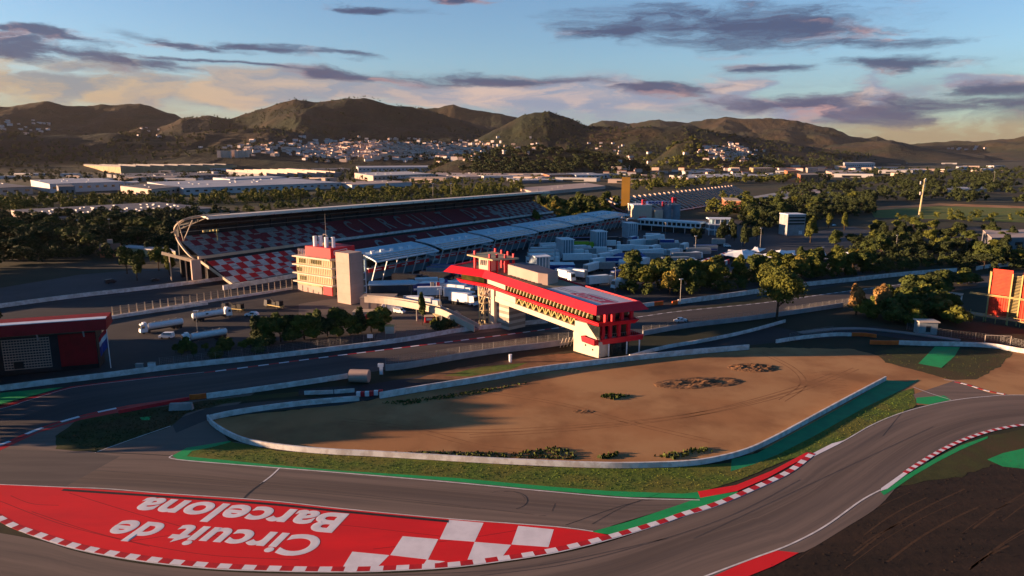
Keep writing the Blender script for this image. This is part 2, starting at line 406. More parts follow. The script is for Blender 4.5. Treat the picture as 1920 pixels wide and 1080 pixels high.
# paddock and car park floors
sheet('service_ground',[(-260,770),(-260,600),(0,573),(300,535),(555,503),(680,500),(820,470),(1000,440),(1180,405),(1420,415),(1500,440),(1660,470),(1660,520),(1420,560),(1250,585),(1040,625),(600,690),(300,720)],.012,'asphalt_park')
sheet('paddock_floor',[(700,525),(800,503),(1000,462),(1180,428),(1400,430),(1480,470),(1380,505),(1250,560),(1110,560),(900,560),(760,560)],.020,'paddock_floor')
sheet('warm_forecourt',[(560,570),(625,560),(700,575),(860,600),(1040,606),(900,625),(700,645),(720,600),(640,590),(560,590)],.024,'asphalt_mid')
sheet('car_park_left',[(-120,560),(0,540),(150,515),(330,500),(420,520),(300,545),(0,578),(-120,590)],.016,'paddock_floor')
sheet('main_straight',[(-260,640),(0,580),(300,545),(560,507),(700,480),(1020,413),(1090,402),(1040,425),(700,505),(555,540),(300,575),(0,625),(-260,680)],.028,'asphalt_dark')
# dirt infield
sheet('dirt_infield',[(392,786),(520,772),(600,762),(712,748),(900,715),(1100,683),(1250,664),(1405,652),(1470,652),(1600,655),(1650,668),(1700,690),(1780,700),(1930,650),(2060,700),(2060,765),(1720,760),(1660,760),(1560,800),(1400,852),(1250,870),(1050,872),(800,855),(620,848),(470,832),(420,808)],.030,'dirt')
# service lanes between the walls
sheet('pit_lane_exit',[(560,740),(700,745),(900,710),(1100,680),(1400,648),(1480,640),(1640,628),(1800,650),(1800,640),(1640,612),(1500,622),(1450,612),(1300,640),(1170,668),(1070,668),(900,686),(700,720),(560,730)],.034,'asphalt_dark')
sheet('median_dirt',[(760,715),(860,690),(1000,668),(1075,662),(1130,676),(1000,695),(860,712),(780,718)],.040,'dirt_dark')
sheet('median_grass',[(830,705),(900,688),(990,680),(960,692),(880,706)],.046,'grass')
sheet('access_lane',[(320,790),(390,765),(470,755),(640,742),(712,746),(640,760),(520,770),(392,786),(330,812)],.036,'asphalt_park')
# left grass triangle
sheet('asphalt_apron_left',[(-200,980),(-200,800),(0,800),(120,770),(350,738),(480,735),(400,790),(430,828),(520,835),(330,870),(0,930)],.026,'asphalt_old')
sheet('grass_verge',[(102,818),(150,785),(260,768),(380,752),(470,742),(560,735),(560,742),(420,758),(350,775),(320,800),(180,848),(105,842)],.044,'grass_dry')
sheet('green_patch',[(262,783),(283,781),(280,788),(266,788)],.050,'green_paint')
# front track
ribbon('race_track_front',[(-220,872),(0,835),(180,850),(330,853),(500,874),(640,885),(840,902),(1040,921),(1173,932),(1312,936)],[(-220,935),(0,912),(120,916),(300,928),(500,941),(640,955),(840,975),(1040,990),(1107,998),(1150,985)],.042,'asphalt_track')
ribbon('race_track_chicane',[(-60,990),(67,1012),(150,1036),(267,1058),(400,1071),(533,1076),(707,1076),(840,1069),(940,1057),(1040,1041),(1140,1017),(1280,970),(1347,948),(1420,917),(1480,888),(1523,855),(1580,828),(1633,799),(1680,778),(1730,763),(1787,751),(1847,744),(1920,741),(2150,745)],
       [(-60,1180),(100,1200),(300,1215),(500,1218),(700,1215),(900,1200),(1100,1165),(1250,1120),(1340,1085),(1403,1065),(1480,1040),(1513,1033),(1580,993),(1647,950),(1690,905),(1747,860),(1797,832),(1847,812),(1890,803),(1920,799),(1960,797),(2000,800),(2080,806),(2200,815)],.048,'asphalt_track',n=6)
# straight through the bridge
ribbon('race_track_straight',[(-260,830),(0,768),(50,753),(133,729),(233,716),(383,699),(500,684),(640,666),(907,633),(1053,614),(1200,594),(1280,583),(1430,568),(1560,550),(1700,532),(1830,517),(2000,497)],
       [(-260,905),(0,836),(80,803),(150,782),(207,769),(280,755),(357,744),(500,724),(640,706),(807,680),(930,660),(1070,640),(1200,626),(1320,612),(1450,592),(1600,568),(1700,556),(1830,540),(2000,520)],.038,'asphalt_main')
# fields bottom right
sheet('ploughed_slope',[(1290,1120),(1403,1080),(1480,1044),(1513,1033),(1580,993),(1647,950),(1658,933),(1700,905),(1760,880),(1850,850),(1930,825),(2300,820),(2500,1300),(1290,1300)],.030,'field_soil')
sheet('verge_right',[(1651,922),(1700,888),(1747,862),(1797,836),(1850,818),(1925,804),(2100,812),(2100,850),(1920,868),(1860,872),(1800,893),(1720,905),(1690,912)],.050,'grass_dry')
sheet('green_runoff_corner',[(1851,862),(1880,850),(1925,840),(2050,835),(2050,880),(1925,880),(1880,875)],.056,'green_paint')
# grass strip along the curved wall
sheet('grass_strip',[(340,852),(380,838),(432,828),(520,846),(620,853),(800,862),(1000,875),(1100,878),(1280,875),(1372,868),(1372,884),(1420,868),(1513,820),(1600,772),(1660,742),(1712,728),(1718,762),(1680,778),(1633,799),(1580,828),(1523,850),(1480,860),(1400,895),(1310,925),(1280,927),(1140,921),(1040,914),(840,896),(640,883),(500,871),(350,857)],.052,'grass')
sheet('grass_corner',[(1640,660),(1700,650),(1752,652),(1724,682),(1768,690),(1800,655),(1900,662),(1870,690),(1830,712),(1780,712),(1700,690),(1660,680)],.045,'grass_dry')
sheet('green_ramp',[(1753,650),(1800,651),(1790,668),(1765,690),(1722,682)],.056,'green_paint')
sheet('green_runoff',[(1370,884),(1372,861),(1420,850),(1500,806),(1580,762),(1662,713),(1700,716),(1722,712),(1700,727),(1620,765),(1530,816),(1460,852),(1413,871)],.058,'green_run')
sheet('asphalt_pad',[(1712,740),(1790,714),(1856,738),(1900,742),(1847,744),(1787,750),(1722,758)],.060,'asphalt_old')
sheet('green_pad',[(1718,756),(1718,746),(1770,742),(1783,750),(1740,759)],.068,'green_paint')
line('pad_line',[(1712,741),(1750,754),(1784,751)],.25,.075) if False else line('pad_line',[(1712,726),(1745,738),(1783,750)],.25,.075)
sheet('green_band',[(323,855),(350,840),(400,832),(431,827),(433,829),(402,838),(360,846),(350,856),(500,871),(640,883),(840,895.5),(1040,913.5),(1140,921),(1280,926),(1310,923),(1313,935),(1173,932),(1040,921),(840,902),(640,885.5),(500,875),(333,862)],.064,'green_paint')
line('white_edge_line',[(323,854),(333,862),(500,876),(640,887),(840,904),(1040,923),(1173,934),(1312,938)],.32,.072)
sheet('green_wedge',[(1107,998),(1147,1003),(1240,980),(1347,946),(1383,930),(1383,922),(1310,934),(1270,948),(1180,978)],.066,'green_paint')
sheet('red_band',[(1308,922),(1380,910),(1447,883),(1513,848),(1523,851),(1480,874),(1440,896),(1383,921),(1313,934)],.068,'red_paint')
# red painted apron
ap_top=[(-40,909),(0,909),(120,914),(300,926),(500,940),(640,955),(840,974),(1040,989),(1112,998),(1150,1006)]
ap_bot=[(1140,1013),(1040,1037),(940,1053),(840,1065),(707,1071),(533,1071),(400,1066),(267,1052),(150,1031),(67,1006),(0,978),(-40,955)]
sheet('painted_apron',ap_top+ap_bot,.070,'red_paint')
q8=lambda L:q3(640,720,L); q7=lambda L:q3(0,720,L)
for L in ([(605,765),(800,783),(750,890),(553,875)],[(345,858),(545,875),(487,990),(275,965)],[(62,945),(270,965),(205,1030),(195,1045),(0,1045)],[(750,890),(955,907),(905,975),(880,995),(800,1003),(780,990),(710,990)],[(995,800),(1195,820),(1165,920),(957,905)],[(480,990),(585,1000),(540,1012),(535,1035),(450,1035)]):
    sheet('painted_square',q8(L),.078,'white_paint')
kerb('kerb_apron',[(-60,938),(0,971),(30,987),(67,1000),(150,1025),(267,1046),(400,1060),(533,1066),(640,1067),(707,1066),(840,1059),(940,1047),(1040,1031),(1140,1007),(1240,978),(1280,964),(1347,943),(1420,912),(1480,883),(1523,850)],1.25,2.05,z=.085,mats=('white_paint','kerb_red'),side=-.1,n=10)
line('apron_outer_line',[(-60,946),(0,978),(67,1007),(150,1032),(267,1053),(400,1067),(533,1072),(640,1073),(707,1072),(840,1065),(940,1053),(1040,1037),(1140,1013),(1240,983),(1280,969),(1347,948),(1420,917),(1480,888),(1523,854),(1580,828),(1633,798),(1680,778),(1730,763),(1787,751),(1847,744),(1920,741),(2150,745)],.28,.080,n=10)
sheet('white_taper',[(1519,853),(1560,832),(1583,826),(1575,832),(1527,856)],.084,'white_paint')
line('apron_inner_line',[(-40,908),(0,909),(120,914),(200,917),(300,925),(500,939),(640,954),(840,973),(1040,988),(1112,997)],.25,.082)
# drain along the apron edge
mb=MB(); P=smooth([G(*p) for p in [(120,917),(300,929),(500,943),(640,957),(842,976)]],8)
for a,b in zip(P,P[1:]):
    mb.quad((a.x,a.y-.05,.088),(b.x,b.y-.05,.088),(b.x,b.y-.85,.088),(a.x,a.y-.85,.088))
o=mb.build('drain_channel','black'); o['kind']='structure'
# right kerb
kerb('kerb_outer_turn',[(1697,887),(1747,855),(1797,829),(1847,811),(1890,801),(1920,797),(1980,794),(2100,800)],.95,1.35,z=.075,mats=('kerb_red','white_paint'),n=10)
sheet('white_taper',[(1652,916),(1697,884),(1702,888),(1664,917),(1651,921)],.082,'white_paint')
sheet('green_strip_outer',[(1651,922),(1664,917),(1702,890),(1750,862),(1800,836),(1852,818),(1852,822),(1803,843),(1758,866),(1712,893),(1680,915),(1657,929)],.066,'green_paint')
line('white_edge_line',[(1651,919),(1613,940),(1547,987),(1480,1022),(1413,1047),(1323,1081),(1250,1110)],.32,.080)
sheet('red_wedge',[(1340,1080),(1400,1053),(1457,1033),(1498,1037),(1450,1062),(1403,1081),(1350,1110),(1290,1110)],.072,'red_paint')
kerb('kerb_pad',[(1790,716),(1815,722),(1850,733),(1885,740)],.8,1.6,z=.080)
line('pad_edge_line',[(1770,712),(1790,715),(1815,722)],.3,.078)
# straight lines and kerbs
kerb('kerb_straight',[(383,699),(500,684),(640,666),(907,633),(1053,614)],.9,3.1,z=.055,mats=('kerb_red','white_paint'),n=10)
line('white_edge_line',[(-260,829),(0,767),(50,752),(133,728),(233,715),(383,698)],.28,.060)
sheet('red_edge',[(-200,815),(0,762),(50,747),(133,725),(233,712),(380,697),(233,715),(133,728),(50,752),(0,767),(-200,822)],.050,'kerb_red')
sheet('green_edge',[(-200,780),(0,737),(120,726),(60,742),(0,758),(-200,810)],.048,'green_paint')
kerb('kerb_straight_far',[(1053,614),(1200,594),(1280,583),(1430,568),(1560,550),(1700,532)],.6,2.6,z=.055,mats=('white_paint','barrier_grey'),n=10)
kerb('kerb_left_turn',[(-200,895),(0,834),(33,821),(80,802),(150,781),(207,768),(240,762)],1.1,4.2,z=.055,mats=('white_paint','kerb_red'),n=10)
sheet('red_edge',[(-200,935),(-60,880),(0,845),(70,812),(150,788),(250,768),(355,750),(357,744),(240,760),(150,784),(80,806),(33,824),(0,838),(-200,905)],.052,'kerb_red')
# timing strip marks, joints and tyre marks
line('track_joint',[(180,848),(250,851),(323,855)],.35,.062,'tyre_mark')
line('white_edge_line',[(178,849),(250,823),(320,799)],.25,.062)
line('timing_mark',[(525,877),(508,893),(488,908)],.35,.064,'line_white')
line('timing_mark',[(494,904),(470,922),(455,937)],.35,.066,'tyre_mark')
sheet('darker_surface',[(-200,880),(0,842),(110,846),(180,850),(225,856),(120,914),(0,909),(-200,930)],.0455,'asphalt_mid')
def ring_mark(cx,cy,r,a0,a1,wd,z):
    c=G(cx,cy); mb=MB(); N=24
    for i in range(N):
        t0=a0+(a1-a0)*i/N; t1=a0+(a1-a0)*(i+1)/N
        mb.quad(*[(c.x+rr*math.cos(t),c.y+rr*math.sin(t),z) for rr,t in ((r,t0),(r+wd,t0),(r+wd,t1),(r,t1))])
    o=mb.build('tyre_mark','tyre_mark'); o['kind']='structure'
ring_mark(955,938,3.4,-1.2,1.9,.14,.060); ring_mark(945,940,4.1,.2,2.2,.06,.061); 
for L in ([(1010,968),(1023,967)],[(1035,959),(1041,944)],[(1620,795),(1650,773),(1695,767)],[(1610,812),(1632,797),(1640,800)],[(1655,818),(1690,775),(1700,768)],[(1110,983),(1170,950),(1240,925)],[(1060,985),(1200,940),(1300,940)]):
    line('tyre_mark',L,.10,.064,'tyre_mark',n=4)
for L in ([(1560,700),(1460,735),(1300,775),(1100,800),(880,815)],[(1600,690),(1500,728),(1340,768),(1150,792),(900,806),(700,800)],[(900,735),(1050,760),(1200,800),(1330,830)],[(640,790),(760,805),(900,840),(1010,850)],[(1420,660),(1480,690),(1500,720),(1460,750)]):
    for off in (0.,1.7): line('wheel_rut',L,.34,.0345+off*.0004,'tread_tan',n=8,side=off)
for k in range(9):
    y0=700+k*5; line('rake_line',[(1520+k*6,y0),(1545+k*5,y0-3),(1575+k*3,y0-1)],.22,.0355,'tread_tan',n=4)
for L in ([(600,1080),(760,1078),(1000,1062),(1250,1010)],[(900,1080),(1100,1050),(1350,975),(1500,900)],[(1300,1010),(1450,940),(1600,870),(1750,800)],[(300,905),(600,925),(900,955)],[(150,880),(400,900),(700,930),(1000,965)]):
    line('rubber_streak',L,.22,.0655,'rubber_grey',n=8); 
rgl=random.Random(3)
for k in range(26):
    x0=rgl.uniform(1330,1900); y0=rgl.uniform(960,1075) if x0<1650 else rgl.uniform(905,1070)
    if y0<1120-(x0-1290)*.36: continue
    l=rgl.uniform(60,230); line('soil_furrow',[(x0,y0),(x0+l*.35,y0-l*.26),(x0+l*.7,y0-l*.46),(x0+l,y0-l*.60)],rgl.uniform(.12,.4),.034,'soil_light',n=5) if y0-l*.6>870 else None
for L in ([(20,930),(60,945),(110,948)],[(240,1016),(330,1003),(420,992)],[(60,960),(200,1005),(380,1040),(560,1050)],[(400,965),(640,985),(860,1010)],[(130,925),(260,965),(420,1010)],[(700,1030),(860,1012),(1000,990)],[(0,940),(120,985),(280,1025)]):
    line('scuff_mark',L,.16,.0745,'scuff_red',n=6)
# asphalt repair seam
sheet('newer_surface',[(1503,877),(1512,873),(1560,895),(1625,931),(1613,939),(1480,1021),(1323,1080),(1200,1110),(1100,1100),(1300,1000),(1420,930)],.0535,'asphalt_dark') if False else None

# lettering on the apron
def ground_text(txt,o_,e_,u_,z,mat,name='apron_lettering',bold=.03,parent=None,pts3=None):
    cu=bpy.data.curves.new('t','FONT'); cu.body=txt; cu.bevel_depth=bold; cu.bevel_resolution=0; cu.resolution_u=6; cu.fill_mode='FRONT'; cu.space_character=1.05
    to=bpy.data.objects.new('t',cu); COL.objects.link(to); bpy.context.view_layer.update()
    me=bpy.data.meshes.new_from_object(to); bpy.data.objects.remove(to)
    co_=np.zeros(len(me.vertices)*3); me.vertices.foreach_get('co',co_); co_=co_.reshape(-1,3)
    x0,x1=co_[:,0].min(),co_[:,0].max(); cap=.70
    if pts3: O,E_,U_=[Vector(p) for p in pts3]
    else: O,E_,U_=G(*o_),G(*e_),G(*u_)
    a=(co_[:,0]-x0)/(x1-x0); b=co_[:,1]/cap
    out=np.array(O)[None]+a[:,None]*np.array(E_-O)[None]+b[:,None]*np.array(U_-O)[None]
    if z is not None: out[:,2]=z+(co_[:,2]-co_[:,2].min())*.3
    me.vertices.foreach_set('co',out.reshape(-1)); me.materials.clear(); me.materials.append(M[mat])
    bm=bmesh.new(); bm.from_mesh(me)
    if z is not None: bmesh.ops.recalc_face_normals(bm,faces=bm.faces)
    bm.to_mesh(me); bm.free(); me.update()
    o=bpy.data.objects.new(name,me); COL.objects.link(o)
    if parent: o.parent=parent
    return o
for t,a,b,c in (('Circuit de',(1835,864),(690,770),(1735,974)),('Barcelona',(1962,737),(828,643),(1868,838))):
    o=ground_text(t,*q7([a,b,c]),.092,'white_paint',bold=.035); o['kind']='structure'

# ================================================================ BARRIERS
def wall(label,pts,h,mat='barrier',thick=.45,n=6,name='barrier_wall',base=True,cat='barrier wall',group=None,capm=None):
    P=smooth([G(*p) for p in pts],n) if n>1 else [G(*p) for p in pts]
    mb=MB(); nb=MB(); o0=P[0].copy()
    def side(i):
        d=(P[min(i+1,len(P)-1)]-P[max(i-1,0)]).normalized(); return Vector((-d.y,d.x,0))
    for i in range(len(P)-1):
        a,b=P[i]-o0,P[i+1]-o0; na,nb_=side(i)*thick/2,side(i+1)*thick/2
        z0=.14 if base else 0.
        mb.hexa([(*(a-na).xy,z0),(*(b-nb_).xy,z0),(*(b+nb_).xy,z0),(*(a+na).xy,z0)],[(*(a-na).xy,h),(*(b-nb_).xy,h),(*(b+nb_).xy,h),(*(a+na).xy,h)])
        na*=.9;nb_*=.9
        nb.hexa([(*(a-na).xy,0),(*(b-nb_).xy,0),(*(b+nb_).xy,0),(*(a+na).xy,0)],[(*(a-na).xy,.139),(*(b-nb_).xy,.139),(*(b+nb_).xy,.139),(*(a+na).xy,.139)])
    r=thing(name,label,cat,o0,0,group)
    mb.build('panel',mat,r)
    if base: nb.build('footing','barrier_base',r)
    return r
wall('long curved low wall, lit pale pink, around the near edge of the dirt infield',[(390,787),(400,800),(430,819),(470,834),(540,845),(620,852),(700,856),(800,862),(900,868),(1000,873),(1100,877),(1180,878),(1280,875),(1340,867),(1400,851),(1450,828),(1500,801),(1580,757),(1660,714)],1.35)
wall('blue shaded wall running back from the left tip of the curved wall',[(389,790),(440,779),(520,767),(600,758),(674,752)],1.5)
wall('long straight pale wall between the dirt infield and the pit exit lane',[(712,748),(800,733),(900,717),(1000,700),(1100,687),(1200,675),(1300,665),(1404,656)],1.9)
wall('upper pale wall rising to the right behind the bridge building',[(1180,672),(1250,654),(1320,642),(1400,625),(1472,605)],1.3,n=4)
wall('blue-white wall with an orange end beside the dark service road',[(1455,644),(1500,637),(1560,631),(1596,631)],1.4,n=4)
wall('orange painted end block of the blue-white wall',[(1597,631),(1620,631),(1643,634)],1.4,'orange',n=4)
wall('orange painted end of the wall near the small shed',[(1631,646),(1660,647),(1684,647)],1.6,'orange',n=4)
wall('pale wall curving away to the right edge past the goal frame',[(1685,647),(1740,649),(1800,650),(1860,653),(1920,663),(2100,690)],1.7)
wall('wide flat-topped kerb wall curving behind the orange wall ends',[(1500,626),(1560,619),(1620,618),(1700,626),(1800,640)],.5,'concrete_floor',thick=3.0)
wall('light blue barrier along the far side of the straight, left of the bridge',[(-260,770),(0,734),(100,721),(200,709),(330,692),(480,676),(640,657),(760,641),(873,622),(1027,606)],1.75)
wall('pale barrier along the straight between bridge pier and orange block',[(1150,586),(1203,577),(1226,574)],1.9,n=2)
wall('orange barrier block on the far side of the straight by the bridge',[(1227,574),(1243,572)],1.9,'orange',n=1)
wall('orange barrier block across the gap from its twin',[(1260,573),(1270,571)],1.9,'orange',n=1)
wall('long light blue barrier on the far side of the straight, right of the bridge',[(1271,571),(1340,562),(1417,551),(1497,539),(1600,528),(1700,517),(1793,510)],2.3)
wall('far end piece of the blue barrier beside the container stand',[(1830,507),(1853,503),(1920,497)],2.3,n=2)
wall('concrete barrier on the near side of the straight, left of the bridge pier',[(723,696),(760,692),(807,684),(880,671),(950,661),(1010,654),(1066,646)],2.1,'barrier_grey')
wall('dark weathered barrier on the near side of the straight, right of the bridge',[(1205,630),(1290,615),(1400,602),(1500,588),(1580,576)],2.,'conc_blue')
wall('light blue barrier on the left near side of the straight after the orange block',[(388,748),(450,740),(520,730),(600,718),(652,710)],1.6)
wall('orange block between the red kerb and the blue barrier',[(356,750),(372,749),(387,747)],1.5,'orange',n=1)
wall('red low barrier with white top on the inside of the left turn',[(222,776),(280,765),(355,751)],1.0,'seat_bright',n=4)
wall('upper light blue barrier beyond the main straight at far left',[(-260,616),(0,578),(150,558),(300,541),(430,524),(555,506)],2.0)
wall('long pale pit wall beside the catch fence posts',[(-260,655),(0,624),(205,598),(350,574),(480,554),(548,543)],1.3)
wall('lower pale service wall in front of the pit wall',[(60,622),(150,610),(240,594),(390,572)],1.4,n=3)
for i,(p) in enumerate([((571,741),(625,739)),((627,739),(665,736))]):
    wall(['loose white concrete block lying left of the red and white gate','loose white concrete block nearest the red and white gate'][i],[p[0],p[1]],1.2,n=1,group='loose concrete blocks')

# ================================================================ BRIDGE BUILDING
br=thing('bridge_building','red and cream building on two piers bridging the racetrack','bridge building',(-9.05,255.5,0),math.atan2(-.7574,.6529))
K_=.078
def sz(z0): return lambda x,y: z0-K_*x
roofP=[(-15,-6.5),(-2,0),(55,.4),(58.5,18),(21,17.4),(-5,17.6),(-18,7.5)]
def inset(poly,d):
    P=[Vector((*p,0)) for p in poly]; n=len(P); out=[]
    for i in range(n):
        a=(P[i]-P[i-1]).normalized(); b=(P[(i+1)%n]-P[i]).normalized()
        na=Vector((-a.y,a.x,0)); nb=Vector((-b.y,b.x,0)); m=(na+nb); m=m/(m.length_squared/2) if m.length>.01 else na
        q=P[i]+m*d; out.append((q.x,q.y))
    return out
def pad(poly,d): return inset(poly,-d)
def tz(poly,z0): return [(x,y,z0-K_*x) for x,y in poly]
# roof deck
MB().prism(inset(roofP,.7),sz(20.6),sz(21.1)).build('roof_deck','roof_tan',br)
mb=MB(); O_=roofP; I_=inset(roofP,.6); LO=pad(roofP,1.9)
n=len(O_)
for i in range(n):
    j=(i+1)%n
    a,b=O_[i],O_[j]; c_,d_=I_[i],I_[j]; e_,f_=LO[i],LO[j]
    T3=lambda p,z:(p[0],p[1],z-K_*p[0])
    mb.mat(0).quad(T3(e_,19.1),T3(f_,19.1),T3(b,21.6),T3(a,21.6))
    mb.mat(0).quad(T3(a,21.6),T3(b,21.6),T3(d_,21.6),T3(c_,21.6))
    mb.mat(0).quad(T3(c_,21.6),T3(d_,21.6),T3(d_,20.7),T3(c_,20.7))
    ib=inset(roofP,1.2)
    mb.mat(0).quad(T3(e_,19.1),T3(ib[i],19.2),T3(ib[j],19.2),T3(f_,19.1))
mb.build('roof_fascia','bld_red',br)
# grey end panel with mark on roof
gp=[(29.5,2.3),(54.2,1.8),(57,17),(32,15.8)]
mb=MB().prism(gp,sz(21.05),sz(21.3)); mb.build('roof_panel','roof_grey',br)
lm=MB().prism([(38.5,4.6),(52.5,5.6),(55.2,10.6),(40.4,9.4)],sz(21.29),sz(21.33)); rm=lm.build('roof_mark','logo_pink',br)
pts3=[(40,5.6,21.36-K_*40),(51,6.5,21.36-K_*51),(41.2,8.6,21.36-K_*41.2)]
ground_text('Circuit',0,0,0,None,'roof_grey','roof_lettering',.02,br,pts3)
mb=MB()
for a,b in (((42,4.2),(54,5.0)),((31,6),(40,6.7)),((31,7.6),(39,8.2)),((42,10.4),(54.6,11.4))): mb.bar((a[0],a[1],21.33-K_*a[0]),(b[0],b[1],21.33-K_*b[0]),.14,.04)
mb.build('roof_stripe','tyre_mark',br)
# body walls (upper floor)
upP=[(-4,1.2),(52.5,1.4),(54.5,16.2),(-4,16)]
MB().prism([(-4,2.2),(8.5,1.3),(8.5,15.6),(-6,15)],sz(15.6),sz(18.9)).build('end_wall','cream',br)
mb=MB().prism([(8.6,2.0),(52,2.0),(52.5,15.6),(8.6,15.6)],sz(15.9),sz(18.8)); mb.build('upper_glazing','glass_yellow',br)
mb=MB()
x=9.5
while x<51.5:
    mb.bar((x,1.5,16.0-K_*x),(x+1.1,1.5,18.8-K_*x),.28,.28); x+=1.75
mb.build('upper_mullions','cream_yellow',br)
MB().prism([(8.6,1.3),(36,1.3),(36,1.9),(8.6,1.9)],sz(18.0),sz(18.9)).build('upper_lintel','cream',br)
# red floor band
fl=[(-14.5,-4.4),(-2,.0),(56.2,.2),(60.3,15.5),(55,17.2),(-5,17),(-16.5,6.5)]
mb=MB(); LO=pad(fl,.1); IN=inset(fl,.9)
for i in range(len(fl)):
    j=(i+1)%len(fl); T3=lambda p,z:(p[0],p[1],z-K_*p[0])
    mb.quad(T3(IN[i],14.7),T3(IN[j],14.7),T3(LO[j],16.25),T3(LO[i],16.25)); mb.quad(T3(LO[i],16.25),T3(LO[j],16.25),T3(inset(fl,.4)[j],16.25),T3(inset(fl,.4)[i],16.25))
    mb.quad(T3(inset(fl,.4)[i],16.25),T3(inset(fl,.4)[j],16.25),T3(inset(fl,.4)[j],15.3),T3(inset(fl,.4)[i],15.3))
mb.prism(inset(fl,.85),sz(14.75),sz(15.3))
mb.build('floor_band','bld_red',br)
# girder
MB().prism([(3,1.2),(14.4,1.2),(14.4,15.8),(3,15.8)],sz(10.6),sz(14.72)).build('girder_wall','cream',br)
MB().prism([(14.45,2.2),(45,2.2),(45,15),(14.45,15)],sz(12.1),sz(14.7)).build('girder_glazing','glass_yellow',br)
mb=MB(); x=14.6; k=0
while x<44.5:
    za,zb=(12.2,14.6) if k%2==0 else (14.6,12.2)
    mb.bar((x,1.6,za-K_*x),(x+1.55,1.6,zb-K_*(x+1.55)),.3,.3)
    if k%2==0: mb.bar((x,1.6,12.1-K_*x),(x,1.6,14.7-K_*x),.22,.22)
    x+=1.55;k+=1
mb.build('girder_truss','strut_yellow',br)
mb=MB().hexa([(2.5,1.0,10.3),(45.2,1.0,10.4-K_*45),(45.2,16,10.4-K_*45),(2.5,16,10.3)],[(2.5,1.0,12.1-K_*2.5+.3),(45.2,1.0,12.15-K_*45),(45.2,16,12.15-K_*45),(2.5,16,12.4-K_*2.5)])
mb.build('bottom_chord','cream',br)
# right pier with haunch
z1=14.7-K_*52
prof=[(44.7,0),(56,0),(56.2,5.2),(50.5,z1),(45.2,z1),(45.2,7.4),(44.4,6.4),(44.7,3)]
mb=MB().hexa([(x,.8,z) for x,z in prof],[(x,9.5,z) for x,z in prof]); rp=mb.build('pier','cream',br)
for (x,z) in ((50.2,3.2),(53.4,2.3)): MB().tube((x,.75,z),(x,.85,z),.35,10).build('port_hole','black',rp)
mb=MB().hexa([(50.6,.7,z1-.1),(56.3,.7,5.3),(56.3,.7,z1-.1)],[(50.6,1.0,z1-.1),(56.3,1.0,5.3),(56.3,1.0,z1-.1)]); mb.build('stair_void','glass_dark',br)
# end façade with columns, lower balcony
MB().prism([(52.5,2.6),(54.6,2.6),(56.5,15.2),(52.5,15.2)],sz(5.0),sz(14.7)).build('end_glazing','glass_dark',br)
MB().prism([(52.5,3),(54.2,3),(56,15),(52.5,15)],sz(16.0),sz(18.8)).build('end_glazing','glass_dark',br)
b3=[(50.0,-.9),(55.4,-.8),(59.8,18.4),(55,18.6)]
mb=MB().prism(b3,sz(8.6),sz(9.0)); LO=pad(b3,.2); IN=inset(b3,.25)
for i in range(4):
    j=(i+1)%4; mb.quad(T3(b3[i],8.6),T3(b3[j],8.6),T3(LO[j],10.5),T3(LO[i],10.5)); mb.quad(T3(LO[i],10.5),T3(LO[j],10.5),T3(IN[j],10.5),T3(IN[i],10.5)); mb.quad(T3(IN[i],10.5),T3(IN[j],10.5),T3(IN[j],8.95),T3(IN[i],8.95))
mb.build('balcony','bld_red',br)
for yy_ in (2.4,5.2,8.6,12.4):
    xx=54.6+yy_*.24
    MB().box(xx,xx+.8,yy_,yy_+1.25,9.0-K_*55,14.75-K_*55).build('column','bld_red',br)
    MB().box(xx+.6,xx+1.4,yy_+.6,yy_+1.85,15.3-K_*55,18.9-K_*55).build('column','bld_red',br)
mb=MB()
for i in range(24):
    t=i/23; x=54.6+5*t; y=1+17.4*t; mb.tube((x,y,10.5-K_*55),(x,y,11.5-K_*55),.04,4)
mb.tube((54.6,1,11.5-K_*55),(59.6,18.4,11.5-K_*55),.05,4); mb.build('railing','steel',br)
for (x,y) in ((56.8,4.8),(58.8,11.5),(60,16.5)): MB().tube((x,y,0),(x,y,8.6-K_*56),.22,8).build('post','rim_white',br)
MB().box(54.5,57.5,6,10.5,0,4.1).build('ground_room','glass_dark',br)
MB().box(53.2,54.4,9.6,15,0,4.2).build('ground_room','conc_blue',br)
# left pier: white column, striped block, stair tower
MB().box(-.2,2.6,.6,3.4,0,14.7).build('pier','cream',br)
sp_=MB()
for k in range(9): sp_.mat(k%2).box(2.65,9.5,2.2,10.5,k*1.16,k*1.16+1.16)
sp_.build('striped_pier',['cream','stripe_brown'],br)
mb=MB()
for (x,y) in ((-3.6,-1.6),(-1.2,-1.4),(-3.6,1.2),(-1.2,1.2)): mb.box(x-.18,x+.18,y-.18,y+.18,0,14.8)
for k in range(5):
    z=k*2.9+.2; mb.box(-3.8,-1.,-1.8,1.4,z,z+.25); mb.bar((-3.5,-1.7,z),(-1.3,-1.7,z+2.9),.3,.25)
mb.build('stair_tower','cream_yellow',br)
mb=MB()
for k in range(6):
    x=-7+k*1.3; mb.bar((x,.6,11.2),(x,.6,14.9),.25,.25); mb.bar((x,.6,11.2 if k%2 else 14.8),(x+1.3,.6,14.8 if k%2 else 11.2),.18,.18)
mb.bar((-7,.6,11.2),(1,.6,11.2),.4,.4); mb.build('support_truss','cream',br)
MB().prism([(-13,-3),(-4,1.0),(-5,14),(-14,7)],sz(15.3),sz(18.6)).build('lounge_glazing','glass_yellow',br)
